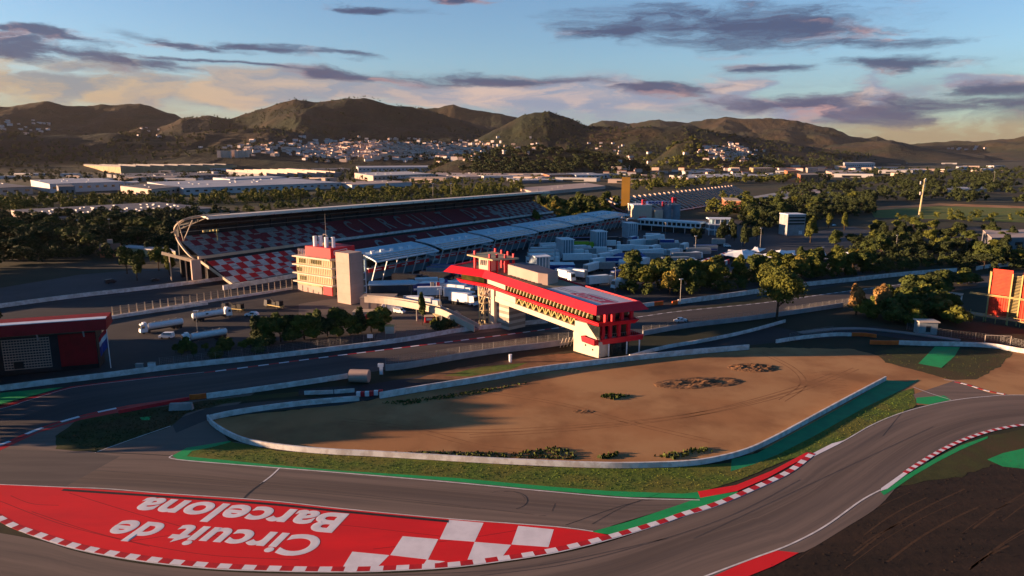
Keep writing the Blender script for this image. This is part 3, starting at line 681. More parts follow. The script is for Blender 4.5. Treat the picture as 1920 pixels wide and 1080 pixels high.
# canopy on the roof
cz=26.2
cp=[(-9,-3.2),(3.4,-.6),(5.6,10.6),(-8.6,9.8)]
MB().prism([(x,y) for x,y in cp],sz(cz),sz(cz+.5)).build('canopy','cream_yellow',br)
MB().prism([(-6.2,.4),(-1.6,1.2),(-1.2,6.6),(-6,6)],sz(21.1),sz(cz)).build('canopy_core','cream',br)
mb=MB()
for k in range(4): mb.bar((-5.2+k*.85,.45+k*.16,23.4),(-5.0+k*.85,.43+k*.16,25.4),.35,.12)
mb.build('core_mark','steel',br)
for (x,y) in ((.2,.6),(1.6,3.0),(3.0,6.0),(3.6,9.6),(-7.6,-.4),(-7.6,9.8),(-4.2,10.2),(-.6,10.4)):
    MB().box(x-.35,x+.35,y-.35,y+.35,21.1-K_*x,cz+1.9-K_*x).build('canopy_column','bld_red',br)
# plant box
bp=[(7.0,3.9),(22.8,4.6),(26,6.4),(24.4,13.2),(10.5,13.6),(7,11)]
MB().prism(bp,sz(21.1),sz(25.2)).build('plant_box','peach',br)
MB().prism(inset(bp,.45),sz(25.2),sz(25.25)).build('plant_box_roof','roof_dark',br)
for x in range(8,23,2): MB().box(x,x+1.4,4.05+.045*(x-7)-.32,4.05+.045*(x-7)-.28,21.15-K_*x,21.45-K_*x).build('vent_slot','black',br)

# ================================================================ S-frame objects
def sthing(name,label,cat,s_,n_,group=None,rot=0.): return thing(name,label,cat,SW(s_,n_),SA+rot,group)
# local x = along the straight, local y = away to the far side
# ---- control tower
ct=sthing('control_tower','cream five storey race control tower with red top box','tower',208.5,-246.6)
MB().box(.6,14,.6,26,0,16.8).build('wall','cream_yellow',ct)
for k in range(4):
    z=4.6+k*4.1; MB().box(-1.0 if k<3 else -1.6,14.4,-.9,27.4-(0 if k<3 else 1),z,z+.55).build('floor_ledge','cream',ct)
mb=MB()
for k in range(4):
    z=5.3+k*4.1
    y=1.4
    while y<24.8:
        mb.box(.42,.6,y,y+.12,z,z+3.3); y+=1.25
mb.build('wall_fins','cream',ct)
for (z,y0,y1) in ((1.7,6.0,9.8),(1.5,16.,18.5),(5.6,19,23.8),(9.7,22.2,25.6),(14.2,8,15.5),(14.0,19,24)):
    f=MB().box(.45,.6,y0,y1,z,z+2.).build('window','glass_yellow',ct)
for k in range(4):
    z=1.2+k*4.1
    for x in (2.2,6.6): MB().box(x,x+2.8,.45,.6,z+.3,z+2.5).build('window','glass_dark',ct)
MB().box(.6,14,.35,.6,0,16.7).build('side_wall','conc_blue',ct) if False else None
MB().box(-.1,.6,.4,6.6,.2,4.5).build('red_panel','seat_bright',ct)
MB().box(.3,.6,8,26,0,3.4).build('base_wall','peach',ct)
MB().box(-1.9,15.2,-1.2,24.4,17.1,17.7).build('roof','cream',ct)
MB().box(-.6,14.2,-.4,17.4,18.0,22.6).build('top_box','seat_bright',ct)
MB().box(0,13.6,.2,16.8,17.7,18.0).build('top_box_base','black',ct)
mb=MB(); z=20.4
for (a,b) in (((1.6,19.4),(1.4,21.2)),((1.4,21.2),(9.2,21.6)),((9.2,21.6),(9.6,19.6)),((9.6,19.6),(7.2,20.2)),((7.2,20.2),(4.2,20.0)),((4.2,20.0),(1.6,19.4))):
    mb.bar((a[0],-.45,a[1]),(b[0],-.45,b[1]),.12,.28)
mb.build('sign_outline','white_paint',ct)
for (x,y) in ((1.6,12.6),(3.4,10.8),(1.6,4.6),(3.4,2.0)):
    MB().tube((x,y,22.6),(x,y,27.4),.95,10).build('flue','rim_white',ct)
m_=MB().tube((3.5,7,22.6),(3.5,7,38),.14,6,.05); m_.tube((3.5,7,28),(3.5,6,28),.07,4); m_.build('antenna_mast','steel',ct)
mb=MB(); mb.box(4.6,4.8,8.2,8.4,22.6,28); mb.box(4.6,4.8,10.2,10.4,22.6,28); mb.box(4.6,4.8,8.2,10.4,28,28.2); mb.build('roof_frame','stripe_brown',ct)
MB().box(6,9,8,14,22.6,23.8).build('plant_unit','ware_tan',ct)
# ---- lift tower
lt=sthing('lift_tower','plain tall pink-cream lift shaft beside the control tower','tower',201,-226.2)
MB().box(0,7.6,0,8.6,0,22.8).build('shaft','peach',lt)
for z in (4.6,9.1,13.6,18.1): MB().box(-.03,7.63,-.03,8.63,z,z+.08).build('panel_joint','stripe_brown',lt)
mb=MB()
for z in range(1,23,3): mb.box(8.2,9.4,-.2,.4,z,z+.25)
for y in (-.2,3,6): mb.box(9.2,9.5,y,y+.3,0,22.4)
mb.build('service_frame','rim_white',lt)
MB().box(7.7,9.0,.5,4.2,0,21.5).build('glazed_strip','stripe_brown',lt)
# ---- annex at base
ax=thing('annex_block','low cream block under the start of the footbridge ramp','building',G(676,583),math.radians(-2))
MB().box(0,14,0,9,0,5.4).build('wall','peach',ax); MB().box(-.2,14.2,-.2,9.2,5.4,5.7).build('roof','stripe_brown',ax)
for x in (3.5,7,10.5): MB().box(x,x+.08,-.06,0,0,5.3).build('panel_joint','stripe_brown',ax)
# ---- ramp footbridge
fb=thing('access_footbridge','cream ramp footbridge curving from the lift tower to the bridge stair tower','footbridge',(0,0,0))
rp_=[((683,563),6.6),((720,566),6.4),((760,572),6.2),((800,580),5.9),((829,588),5.4),((860,603),3.4),((889,618),1.4)]
Pp=[]
for (px,py),z in rp_: 
    q=G(px,py,z); Pp.append(q)
Pp=smooth(Pp,5)
mb=MB(); md_=MB()
def sd(P,i):
    d=(P[min(i+1,len(P)-1)]-P[max(i-1,0)]); d.z=0; d.normalize(); return Vector((-d.y,d.x,0))
for i in range(len(Pp)-1):
    a,b=Pp[i],Pp[i+1]; na,nb_=sd(Pp,i),sd(Pp,i+1)
    for k0,k1 in ((0,.25),(2.75,3.0)):
        mb.hexa([a+na*k0-Vector((0,0,.9)),b+nb_*k0-Vector((0,0,.9)),b+nb_*k1-Vector((0,0,.9)),a+na*k1-Vector((0,0,.9))],[a+na*k0+Vector((0,0,1.6)),b+nb_*k0+Vector((0,0,1.6)),b+nb_*k1+Vector((0,0,1.6)),a+na*k1+Vector((0,0,1.6))])
    md_.hexa([a+na*.25-Vector((0,0,.7)),b+nb_*.25-Vector((0,0,.7)),b+nb_*2.75-Vector((0,0,.7)),a+na*2.75-Vector((0,0,.7))],[a+na*.25,b+nb_*.25,b+nb_*2.75,a+na*2.75])
mb.build('parapet','cream',fb); md_.build('deck','roof_dark',fb)
for i in (5,12,19,25): 
    p=Pp[i]+sd(Pp,i)*1.5; MB().tube((p.x,p.y,0),(p.x,p.y,p.z-.7),.3,8).build('support_post','steel',fb)

# ---- pit building: six modules
def pit_module(L=44.,front=True):
    r=thing('pit_building','','pit building')
    MB().box(0,L,14,34,0,11.0).build('wall','pit_wall',r)
    MB().box(1,L-1,13.6,14,7.4,10.6).build('upper_glazing','glass_dark',r)
    for k in range(7): x=2+k*(L-4)/6.5; MB().box(x,x+1.6,13.4,13.6,5.4,8.6).build('window','glass_dark',r)
    MB().box(.5,L-.5,11.5,14,6.3,6.7).build('balcony_floor','rim_white',r)
    b=MB().box(.5,L-.5,11.2,11.45,4.6,6.5).build('banner','sign_red',r)
    for k in range(4): x=5+k*10.; MB().box(x,x+4.6,11.12,11.2,5.3,5.8).build('banner_mark','rim_white',b)
    for k in range(7):
        x=.8+k*(L-2.2)/6; m=MB().bar((x,8.5,0),(x+.8,2.5,11.3),.5,.6); m.build('raking_column','rim_white',r)
    # curved roof
    rf=MB(); ys=[0,4,9,15,21,28,35]; zs=[11.5,12.0,12.4,12.7,12.8,12.8,12.7]
    for i in range(6):
        rf.hexa([(0,ys[i],zs[i]),(L,ys[i],zs[i]),(L,ys[i+1],zs[i+1]),(0,ys[i+1],zs[i+1])],[(0,ys[i],zs[i]+.45),(L,ys[i],zs[i]+.45),(L,ys[i+1],zs[i+1]+.45),(0,ys[i+1],zs[i+1]+.45)])
    ro=rf.build('roof','pit_roof',r)
    zf=lambda y: float(np.interp(y,ys,zs))+.47
    rm=MB()
    for (p,q) in (((0,0),(L,0)),((0,15),(L,15)),((0,35),(L,35))): rm.bar((p[0],p[1],zf(p[1])+.1),(q[0],q[1],zf(q[1])+.1),.5,.3)
    for x in (0,L):
        for i in range(6): rm.bar((x,ys[i],zf(ys[i])+.1),(x,ys[i+1],zf(ys[i+1])+.1),.55,.4)
    rm.build('rim','rim_white',ro)
    so_=MB()
    for (a,b) in ((1.6,4.0),(5.6,8.2),(9.8,12.6)):
        so_.quad((1.6,a,zf(a)+.06),(L-1.6,a,zf(a)+.06),(L-1.6,b,zf(b)+.06),(1.6,b,zf(b)+.06))
    so_.build('solar_strips','solar',ro)
    for k in range(5):
        x=6+k*7.; MB().box(x,x+2.6,17,18.8,13.1,14.5).build('roof_unit','rim_white',ro)
    g=MB().box(L,L+7,16,32,0,9.2).box(L,L+7,10,16,0,3.4); g.build('link_block','pit_wall',r)
    m=MB()
    for k in range(3): m.box(L+1,L+6.5,9,15.5,2.6+k*2.6,2.9+k*2.6)
    m.build('link_terrace','rim_white',r)
    def shear(o):
        for c in [x for x in bpy.data.objects if x.parent==o]:
            for v_ in c.data.vertices: v_.co.x+=v_.co.y*.42
            shear(c)
    shear(r); return r
PM=pit_module(48.); reg(PM)
labs=['nearest pit building block, solar striped roof and red banner beside the lift tower','second pit building block from the lift tower','third pit building block from the lift tower, behind the bridge roof canopy','fourth pit building block from the lift tower','fifth pit building block from the lift tower','farthest pit building block, next to the white paddock offices']
for k in range(6):
    s0=240+k*55.; n0=-250.-k*2.6
    (place if k==0 else dup)(PM,SW(s0,n0),SA,labs[k],'curved roof pit building blocks')
# blue canopy near first module
cn=thing('entrance_canopy','blue flat canopy at the foot of the nearest pit block','canopy',G(690,556),math.radians(8))
MB().prism([(0,0),(22,0),(24,4),(21,11),(0,11)],5.0,5.5).build('roof','pit_roof',cn)
for p in ((1,1),(20,1.5),(1,10),(19,10)): MB().tube((p[0],p[1],0),(p[0],p[1],5),.2,6).build('post','steel',cn)
# paddock stair towers
def stair_tower():
    r=thing('stair_block','','stair block'); MB().box(0,8,0,12,0,11.5).build('core','pit_wall',r)
    mb=MB()
    for k in range(5): x=.2+k*1.75; mb.box(x,x+.35,-.35,0,0,11.9); 
    for k in range(6): y=.4+k*2.1; mb.box(-.35,0,y,y+.35,0,11.9)
    mb.box(-.4,8.4,-.4,12.4,11.5,11.95)
    mb.build('fins','rim_white',r); return r
ST=stair_tower(); reg(ST)
for i,(px,py,lab) in enumerate([(1004,523,'ribbed blue-grey stair block just behind the red canopy columns'),(1054,484,'ribbed blue-grey stair block left of the green trailer'),(1118,466,'ribbed blue-grey stair block in the middle of the paddock row'),(1178,447,'ribbed blue-grey stair block nearest the white office terrace')]):
    (place if i==0 else dup)(ST,G(px,py),SA-math.radians(40),lab,'ribbed stair blocks along the pit building')

# ================================================================ MAIN GRANDSTAND
gs=sthing('grandstand','long two tier covered grandstand with red and white seats along the main straight','grandstand',196,-303)
L=345.
# local y: +  = farther from track (n more negative). y=0 -> n=-303
def tier(name,y0,z0,y1,z1,rows,parent,chk,bright_until,let0,let1,xs0=0.):
    mb=MB(); nb=80; rg_=0; bl=(L-xs0)/nb
    for r in range(rows):
        ya=y0+(y1-y0)*r/rows; yb=y0+(y1-y0)*(r+1)/rows; za=z0+(z1-z0)*r/rows; zb=z0+(z1-z0)*(r+1)/rows
        for b in range(nb):
            xa=xs0+b*bl; xb=xa+bl; band=int(r*chk/rows); xm=(xa+xb)/2
            chkd=(b+band)%2==0 and not (let0<xm<let1)
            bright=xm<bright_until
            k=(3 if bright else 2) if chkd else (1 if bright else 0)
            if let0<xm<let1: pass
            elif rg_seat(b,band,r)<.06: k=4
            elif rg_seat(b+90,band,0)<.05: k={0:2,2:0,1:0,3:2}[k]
            mb.mat(k).quad((xa,ya,za),(xb,ya,za),(xb,ya,zb-.02),(xa,ya,zb-.02)); mb.quad((xa,ya,zb-.02),(xb,ya,zb-.02),(xb,yb,zb),(xa,yb,zb))
    return mb.build(name,['seat_red','seat_bright','seat_white','seat_white2','conc_blue'],parent)
def rg_seat(a,b,c): return random.Random(a*131+b*17+c*7+5).random()
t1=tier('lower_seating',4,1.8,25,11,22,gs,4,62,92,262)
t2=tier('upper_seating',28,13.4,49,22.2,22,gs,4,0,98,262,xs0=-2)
def slopetext(txt,x0,x1,ya,za,yb,zb,parent):
    for i,ch in enumerate(txt):
        if ch==' ': continue
        xa=x0+(x1-x0)*i/len(txt); wd=(x1-x0)/len(txt)*.46
        d=Vector((0,yb-ya,zb-za)); o_=Vector((xa,ya,za+.75)); wd*= .16 if ch=='I' else 1
        ground_text(ch,0,0,0,None,'seat_white','seat_letter',.012,parent,[o_,o_+Vector((wd,0,0)),o_+d])
slopetext('CIRCUIT DE',108,262,31,14.7,46,21.0,t2)
slopetext('CATALUNYA',112,262,7,3.1,22,9.7,t1)
# front rails and structure
MB().box(-3,L+1,27.2,27.9,12.0,13.5).build('upper_parapet','stand_beam',gs) if False else None
mb=MB(); mb.mat(0).box(-3,56,27.0,27.9,12.2,13.7); mb.mat(1).box(56.02,L+1,27.0,27.9,12.2,13.7); mb.build('upper_parapet',['stand_beam','barrier'],gs)
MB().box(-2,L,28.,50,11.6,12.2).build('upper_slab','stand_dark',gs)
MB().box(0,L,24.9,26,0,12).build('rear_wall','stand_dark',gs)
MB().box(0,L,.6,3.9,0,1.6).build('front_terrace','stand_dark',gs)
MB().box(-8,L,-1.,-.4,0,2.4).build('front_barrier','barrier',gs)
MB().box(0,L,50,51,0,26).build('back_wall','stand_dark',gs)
mb=MB()
x=0
while x<L: mb.box(x,x+.8,49,50,22,30.4); mb.bar((x+.4,49.5,28),(x+.4,30,31.6),.35,.7); x+=11.5
mb.build('roof_bracket','stand_dark',gs)
# roof sheet: rises toward the track
def roofz(y): return 33.1-(y-31)*.28
rz_=MB(); seg=[0,60,120,180,240,300,L]
for i in range(6):
    xa,xb=seg[i]+6*(i==0),seg[i+1]; dz=lambda x:-x*.004
    for (ya,yb) in ((31,42),(42,56),(56,68)):
        rz_.hexa([(xa,ya,roofz(ya)+dz(xa)-.5),(xb,ya,roofz(ya)+dz(xb)-.5),(xb,yb,roofz(yb)+dz(xb)-.5),(xa,yb,roofz(yb)+dz(xa)-.5)],[(xa,ya,roofz(ya)+dz(xa)),(xb,ya,roofz(ya)+dz(xb)),(xb,yb,roofz(yb)+dz(xb)),(xa,yb,roofz(yb)+dz(xa))])
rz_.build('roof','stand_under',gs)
mb=MB()
for i in range(6):
    xa,xb=seg[i]+6*(i==0),seg[i+1]; mb.hexa([(xa,30.2,31.9-xa*.004),(xb,30.2,31.9-xb*.004),(xb,37,33.0-xb*.004),(xa,37,33.0-xa*.004)],[(xa,30.2,33.5-xa*.004),(xb,30.2,33.5-xb*.004),(xb,37.5,33.45-xb*.004),(xa,37.5,33.45-xa*.004)])
mb.build('roof_edge','roof_lip',gs)
mb=MB().bar((0,47.5,24.6),(L-8,47.5,24.0),.3,.3); mb.bar((0,44,28),(L-8,44,27.2),.25,.25); mb.build('service_rail','steel',gs)
# curved end frame
pts=[]
for (px,py,nn) in ((430,400,-334),(400,402,-335.5),(370,405.5,-337),(348,410,-340),(334,419,-344),(328,429,-347),(330,442,-348),(336,454,-346),(346,468,-341),(358,481,-336),(372,492,-331)):
    s_,z_=onS(px,py,nn); pts.append(Vector((s_-196,-(nn)-303,z_)))
pts=smooth(pts,5)
mb=MB()
for a,b in zip(pts,pts[1:]):
    mb.bar(a,b,1.1,.65)
for a,b in zip(pts,pts[1:]):
    mb.bar(a+Vector((1.5,2.6,-1.)),b+Vector((1.5,2.6,-1.)),.35,.35)
for i in range(0,len(pts),4): mb.tube(pts[i],pts[i]+Vector((1.5,2.6,-1.)),.16,5)
mb.build('end_frame','stand_beam',gs)
mb=MB(); mb.bar(pts[-1],pts[-1]+Vector((-9.,18,4.5)),.5,1.6); mb.bar((0,4,1.2),(-3,26,11.5),.5,1.3); mb.build('stair_stringer','stand_beam',gs)
mb=MB(); mb.tube((-4,38,21),(-1,33,32),.3,6); mb.tube((-4,38,21),(-7,36,31),.25,6); mb.tube((2,30,0),(2,30,12),.35,6); mb.tube((-4,38,0),(-4,38,12),.35,6); mb.tube((-9,44,0),(-9,44,15),.35,6); mb.build('end_strut','stand_beam',gs)
fl_=MB(); 
for k in range(5): fl_.box(3+k*1.9,4.2+k*1.9,30.8,31.4,25.4,26.4)
fl_.tube((11,31.4,20),(11,31.4,25.6),.15,5); fl_.build('floodlight_bar','strut_yellow',gs)
mb=MB(); mb.box(L-14,L-6,30.6,31.2,28.4,29.6); mb.build('floodlight_bar','strut_yellow',gs)
MB().box(-10,-5,22,23,3,13).build('end_panel','peach',gs)
for k in range(6):
    MB().box(34+k*48,35.4+k*48,26.2,27,13.7,14.9).build('camera_box','stand_dark',gs)

# ================================================================ LEFT STAND
a_=G(206,690); b_=G(-150,722); dl=(b_-a_); LL=dl.length; rzl=math.atan2(dl.y,dl.x)
ls=thing('roofed_stand','red roofed stand with dark back wall and pale grid panel, at the left edge','grandstand',a_,rzl)
# local x runs left, local y toward camera is +? (rz ~180deg): y positive = toward the camera
MB().box(3,LL,-9,-1.2,0,11.6).build('back_wall','black',ls)
MB().box(3.2,13,-1.2,-.9,1.5,11.4).build('wall_panel','maroon',ls)
MB().box(34,70,-1.2,-.9,1.0,11.4).build('wall_panel','maroon',ls)
MB().box(13,34,-1.2,-.95,.5,11.5).build('wall_panel','stand_dark',ls)
mb=MB()
for k in range(12): z=1.8+k*.82; mb.box(15.3,27.5,-.9,-.75,z,z+.30)
for k in range(17): x=15.3+k*.75; mb.box(x,x+.11,-.93,-.72,2.0,11.2)
mb.build('grid_panel','peach',ls)
MB().box(22.5,25,-.7,-.5,2.1,4.3).build('grid_door','black',ls)
mb=MB().hexa([(-.6,1.5,12.6),(LL,1.5,12.6),(LL,-8,13.),(-.6,-8,13.)],[(-.6,.6,15.6),(LL,.6,15.6),(LL,-7,16.2),(-.6,-7,16.2)]); mb.build('roof','maroon',ls)
MB().hexa([(-.4,.2,15.7),(LL,.2,15.7),(LL,-1.9,15.9),(-.4,-1.9,15.9)],[(-.4,.2,15.9),(LL,.2,15.9),(LL,-1.9,16.1),(-.4,-1.9,16.1)]).build('roof_trim','rim_white',ls)
mb=MB()
for k in range(5): x=6+k*12.; mb.tube((x,-.5,10.5),(x,.3,13),.25,6)
mb.build('roof_strut','conc_blue',ls)
fl=thing('flag','limp red, white and blue flag hanging from a white pole by the red roofed stand','flag',G(208,690))
MB().tube((0,0,0),(0,0,15.5),.14,6,.08).build('pole','white_paint',fl)
fm=MB()
for i in range(5):
    for k in range(4):
        fm.mat(0 if k>2 else (1 if k>1 else 2)); x0=-.1-i*.55; wv=lambda i:.3*math.sin(i*1.7)
        fm.quad((x0,wv(i),7+k*1.5-i*.7),(x0-.55,wv(i+1),7+k*1.5-(i+1)*.7),(x0-.55,wv(i+1),8.5+k*1.5-(i+1)*.7),(x0,wv(i),8.5+k*1.5-i*.7))
fm.build('cloth',['seat_bright','white_paint','veh_blue'],fl)
# catch fence
cf=thing('catch_fence','tall catch fence with pale posts along the pit wall, left of the tower','fence',(0,0,0))
A_=G(212,596); B_=G(548,541); N_=27
for k in range(N_):
    p=A_.lerp(B_,k/(N_-1)); MB().bar((p.x,p.y,0),(p.x,p.y,4.6),.35,.35).build('post','stand_beam',cf)
mb=MB()
for z in (1.5,2.5,3.5,4.4): mb.tube((A_.x,A_.y,z),(B_.x,B_.y,z),.03,4)
mb.build('cable','steel',cf)
def mesh_fence(label,pts,h=3.,step=4.,n=4):
    P=smooth([G(*p) for p in pts],n); r=thing('mesh_fence',label,'fence',(0,0,0)); 
    L=[0]
    for a,b in zip(P,P[1:]): L.append(L[-1]+(b-a).length)
    N=max(2,int(L[-1]/step)); prev=None; wr=MB()
    for i in range(N+1):
        t=L[-1]*i/N; j=0
        while j<len(L)-2 and L[j+1]<t: j+=1
        q=P[j].lerp(P[j+1],(t-L[j])/max(1e-6,L[j+1]-L[j]))
        MB().tube((q.x,q.y,0),(q.x,q.y,h),.06,5).build('post','steel',r)
        if prev is not None:
            for z in np.linspace(.3,h-.05,6): wr.tube((prev.x,prev.y,z),(q.x,q.y,z),.022,3)
            for k in range(1,8):
                c=prev.lerp(q,k/8); wr.tube((c.x,c.y,.2),(c.x,c.y,h-.05),.016,3)
        prev=q
    wr.build('wire_mesh','steel',r); return r
mesh_fence('wire mesh fence on the concrete barrier before the bridge pier',[(723,690),(807,679),(880,667),(950,657),(1066,641)],3.6)
mesh_fence('wire mesh fence beside the straight right of the bridge',[(1205,627),(1290,613),(1400,600),(1500,586),(1590,573)],3.4)
mesh_fence('wire fence in front of the clipped hedge beside the straight',[(300,688),(480,668),(640,648),(760,632),(890,613)],3.)
mesh_fence('short post and wire fence at the dark service road end',[(1480,641),(1520,633),(1560,627)],3.2)
mesh_fence('sloping post fence below the dark bushes on the right',[(1700,618),(1780,632),(1860,640),(1920,652)],2.6,7)

# ================================================================ VEHICLES
def wheels(r,xs,wd,rad=.5,y0=None):
    for x in xs:
        for s_ in (-1,1):
            y=s_*(wd/2-.18); MB().tube((x,y-.16,rad),(x,y+.16,rad),rad,10).build('wheel','rubber',r)
def tanker(name='tanker_truck'):
    r=thing(name,'','tanker truck')
    mb=MB(); n=12; pts=[]
    for x,sc_ in ((-5.8,.72),(-5.5,.97),(-5,1.),(5.6,1.),(6.1,.95),(6.3,.7)):
        pts.append([(x,1.25*sc_*math.cos(2*math.pi*k/n),2.45+1.15*sc_*math.sin(2*math.pi*k/n)) for k in range(n)])
    for a,b in zip(pts,pts[1:]):
        for k in range(n): mb.quad(a[k],a[(k+1)%n],b[(k+1)%n],b[k])
    mb.quad(*reversed(pts[0])); mb.quad(*pts[-1]); tk=mb.build('tank','veh_white',r,True)
    MB().box(-5,5.5,-.35,.35,3.58,3.68).build('walkway','steel',tk)
    m=MB()
    for x in (-3.5,-1,1.5,4): m.tube((x,0,3.6),(x,0,3.95),.28,8)
    m.build('hatch','steel',tk)
    m=MB(); m.box(-1,0,-1.28,-1.2,2.5,3.0); m.build('placard','black',tk)
    MB().box(-5.6,9.2,-.5,.5,.75,1.25).build('chassis','veh_dark',r)
    c=MB().hexa([(7.0,-1.25,.6),(9.5,-1.25,.6),(9.5,1.25,.6),(7.0,1.25,.6)],[(7.0,-1.2,3.75),(9.1,-1.15,3.6),(9.1,1.15,3.6),(7.0,1.2,3.75)]).build('cab','veh_white',r)
    MB().hexa([(9.42,-1.05,2.0),(9.46,-1.05,2.0),(9.46,1.05,2.0),(9.42,1.05,2.0)],[(9.15,-1.0,3.2),(9.22,-1.0,3.2),(9.22,1.0,3.2),(9.15,1.0,3.2)]).build('windscreen','glass_dark',c)
    m=MB(); m.box(7.9,8.9,-1.27,-1.2,2.1,3.1); m.box(7.9,8.9,1.2,1.27,2.1,3.1); m.build('side_window','glass_dark',c)
    MB().box(7.2,8.3,-1.0,1.0,3.7,4.1).build('wind_deflector','veh_white',c)
    wheels(r,(-4.6,-3.3,-2.0,6.6,8.4),2.5); return r
def box_truck(body='veh_white',L=13.,Hh=2.9,cab=True,cabm='veh_white',trim=None,name='race_transporter'):
    r=thing(name,'','transporter')
    mb=MB().box(-L/2,L/2,-1.27,1.27,1.15,1.15+Hh); b=mb.build('body',body,r)
    MB().box(-L/2+.15,L/2-.15,-1.15,1.15,1.16+Hh,1.24+Hh).build('roof_panel',body if trim is None else trim,b)
    if trim: MB().box(-L/2+.3,L/2-.3,-1.29,1.29,1.6,2.3).build('stripe',trim,b)
    m=MB().box(-L/2-.02,-L/2+.01,-1.1,1.1,1.3,Hh+.9); m.build('rear_door','veh_grey',b)
    MB().box(-L/2+.2,L/2,-.5,.5,.7,1.14).build('chassis','veh_dark',r)
    if cab:
        c=MB().hexa([(L/2+.5,-1.22,.6),(L/2+2.9,-1.22,.6),(L/2+2.9,1.22,.6),(L/2+.5,1.22,.6)],[(L/2+.5,-1.18,3.6),(L/2+2.4,-1.12,3.6),(L/2+2.4,1.12,3.6),(L/2+.5,1.18,3.6)]).build('cab',cabm,r)
        MB().hexa([(L/2+2.78,-1.0,1.9),(L/2+2.84,-1.0,1.9),(L/2+2.84,1.0,1.9),(L/2+2.78,1.0,1.9)],[(L/2+2.5,-.98,3.2),(L/2+2.56,-.98,3.2),(L/2+2.56,.98,3.2),(L/2+2.5,.98,3.2)]).build('windscreen','glass_dark',c)
        wheels(r,(L/2+1.9,),2.5)
    wheels(r,(-L/2+1.5,-L/2+2.8,-L/2+4.1),2.5); return r
def car(col='veh_white',kind='car'):
    r=thing({'car':'parked_car','van':'parked_van','pickup':'pickup_truck'}[kind],'',{'car':'car','van':'van','pickup':'pickup truck'}[kind])
    if kind=='van': prof=[(-2.4,.4),(2.5,.4),(2.6,1.1),(1.7,1.35),(1.0,2.15),(-2.3,2.2),(-2.45,1.2)]
    elif kind=='pickup': prof=[(-2.6,.45),(2.5,.45),(2.55,1.0),(1.3,1.15),(.7,1.8),(-.7,1.8),(-.85,1.15),(-2.6,1.15)]
    else: prof=[(-2.1,.35),(2.15,.35),(2.2,.8),(1.1,.95),(.4,1.45),(-1.2,1.45),(-2.0,.95)]
    wd=.9 if kind=='car' else 1.
    mb=MB().hexa([(x,-wd,z) for x,z in prof],[(x,wd,z) for x,z in prof]); b=mb.build('body',col,r)
    zt=prof[4][1]; xa,xb=(prof[5][0]+.25,prof[4][0]+.1) if kind!='pickup' else (-.6,.75)
    zb=zt-.5; m=MB(); m.box(xa,xb-.2,-wd-.01,-wd,zb,zt-.08); m.box(xa,xb-.2,wd,wd+.01,zb,zt-.08); m.build('side_window','glass_dark',b)
    x0,z0=prof[3]; x1,z1=prof[4]; MB().quad((x0-.05,-wd+.12,z0+.07),(x0-.05,wd-.12,z0+.07),(x1+.05,wd-.15,z1-.03),(x1+.05,-wd+.15,z1-.03)).build('windscreen','glass_dark',b)
    for s_ in (-.65,.65): MB().box(2.1 if kind=='car' else 2.5,2.2 if kind=='car' else 2.6,s_-.15,s_+.15,.65,.85).build('headlight','white_paint',r)
    wheels(r,(-1.35,1.35),wd*2+.1,.34); return r
TK=tanker()
def pdir(p,q): a,b=G(*p),G(*q); return math.atan2(b.y-a.y,b.x-a.x),(a+b)/2
for i,(rear,front,lab) in enumerate([((350,612),(276,624),'white tanker truck facing left, behind the lone white van'),((354,605),(424,594),'white tanker truck facing right, its cab by the dark shrub'),((430,632),(358,644),'white tanker truck parked nearest the clipped hedge')]):
    a,c=pdir(rear,front); (place if i==0 else dup)(TK,c,a,lab,'white tanker trucks in the left car park')
v=car('veh_white','van'); a,c=pdir((323,634),(303,634)); place(v,c,a,'small white van alone between the tanker trucks')
v=car('veh_white','car'); a,c=pdir((484,593),(461,593)); place(v,c,a,'white car parked right of the tankers'); v.scale=(1.25,1.25,1.3)
v=car('veh_white','pickup'); a,c=pdir((1292,603),(1260,605)); place(v,c,a,'white pickup stopped on the straight right of the bridge'); 
# marshal near the pickup
def person(loc,rz,label,top='veh_dark',hi=None):
    r=thing('person',label,'person',loc,rz); me=bpy.data.meshes.new('body')
    J=[(0,0,.95),(0,0,1.2),(0,0,1.42),(0,0,1.52),(.01,0,1.66),(.08,-.1,.5),(.1,-.1,.08),(.22,-.1,.04),(-.06,.1,.5),(-.1,.1,.08),(.02,.1,.04),(0,-.2,1.4),(.04,-.26,1.12),(.16,-.24,.9),(0,.2,1.4),(.02,.26,1.12),(.14,.22,.9)]
    E_=[(0,1),(1,2),(2,3),(3,4),(0,5),(5,6),(6,7),(0,8),(8,9),(9,10),(2,11),(11,12),(12,13),(2,14),(14,15),(15,16)]
    R=[.15,.15,.16,.06,.11,.085,.055,.05,.085,.055,.05,.07,.05,.035,.07,.05,.035]
    me.from_pydata(J,E_,[]); o=bpy.data.objects.new('body',me); COL.objects.link(o); o.parent=r
    sk_=o.modifiers.new('s','SKIN'); 
    for i,q in enumerate(R): me.skin_vertices[0].data[i].radius=(q,q)
    me.skin_vertices[0].data[0].use_root=True
    ss_=o.modifiers.new('b','SUBSURF'); ss_.levels=1; ss_.render_levels=1; me.materials.append(M[top]); return r
person(G(1289,606),1.,'person in dark clothes standing behind the white pickup')
for i,(p,lab) in enumerate([((430,600),'person standing by the right hand tanker truck'),((725,608),'person standing inside the fenced forecourt')]): person(G(*p),i,lab)
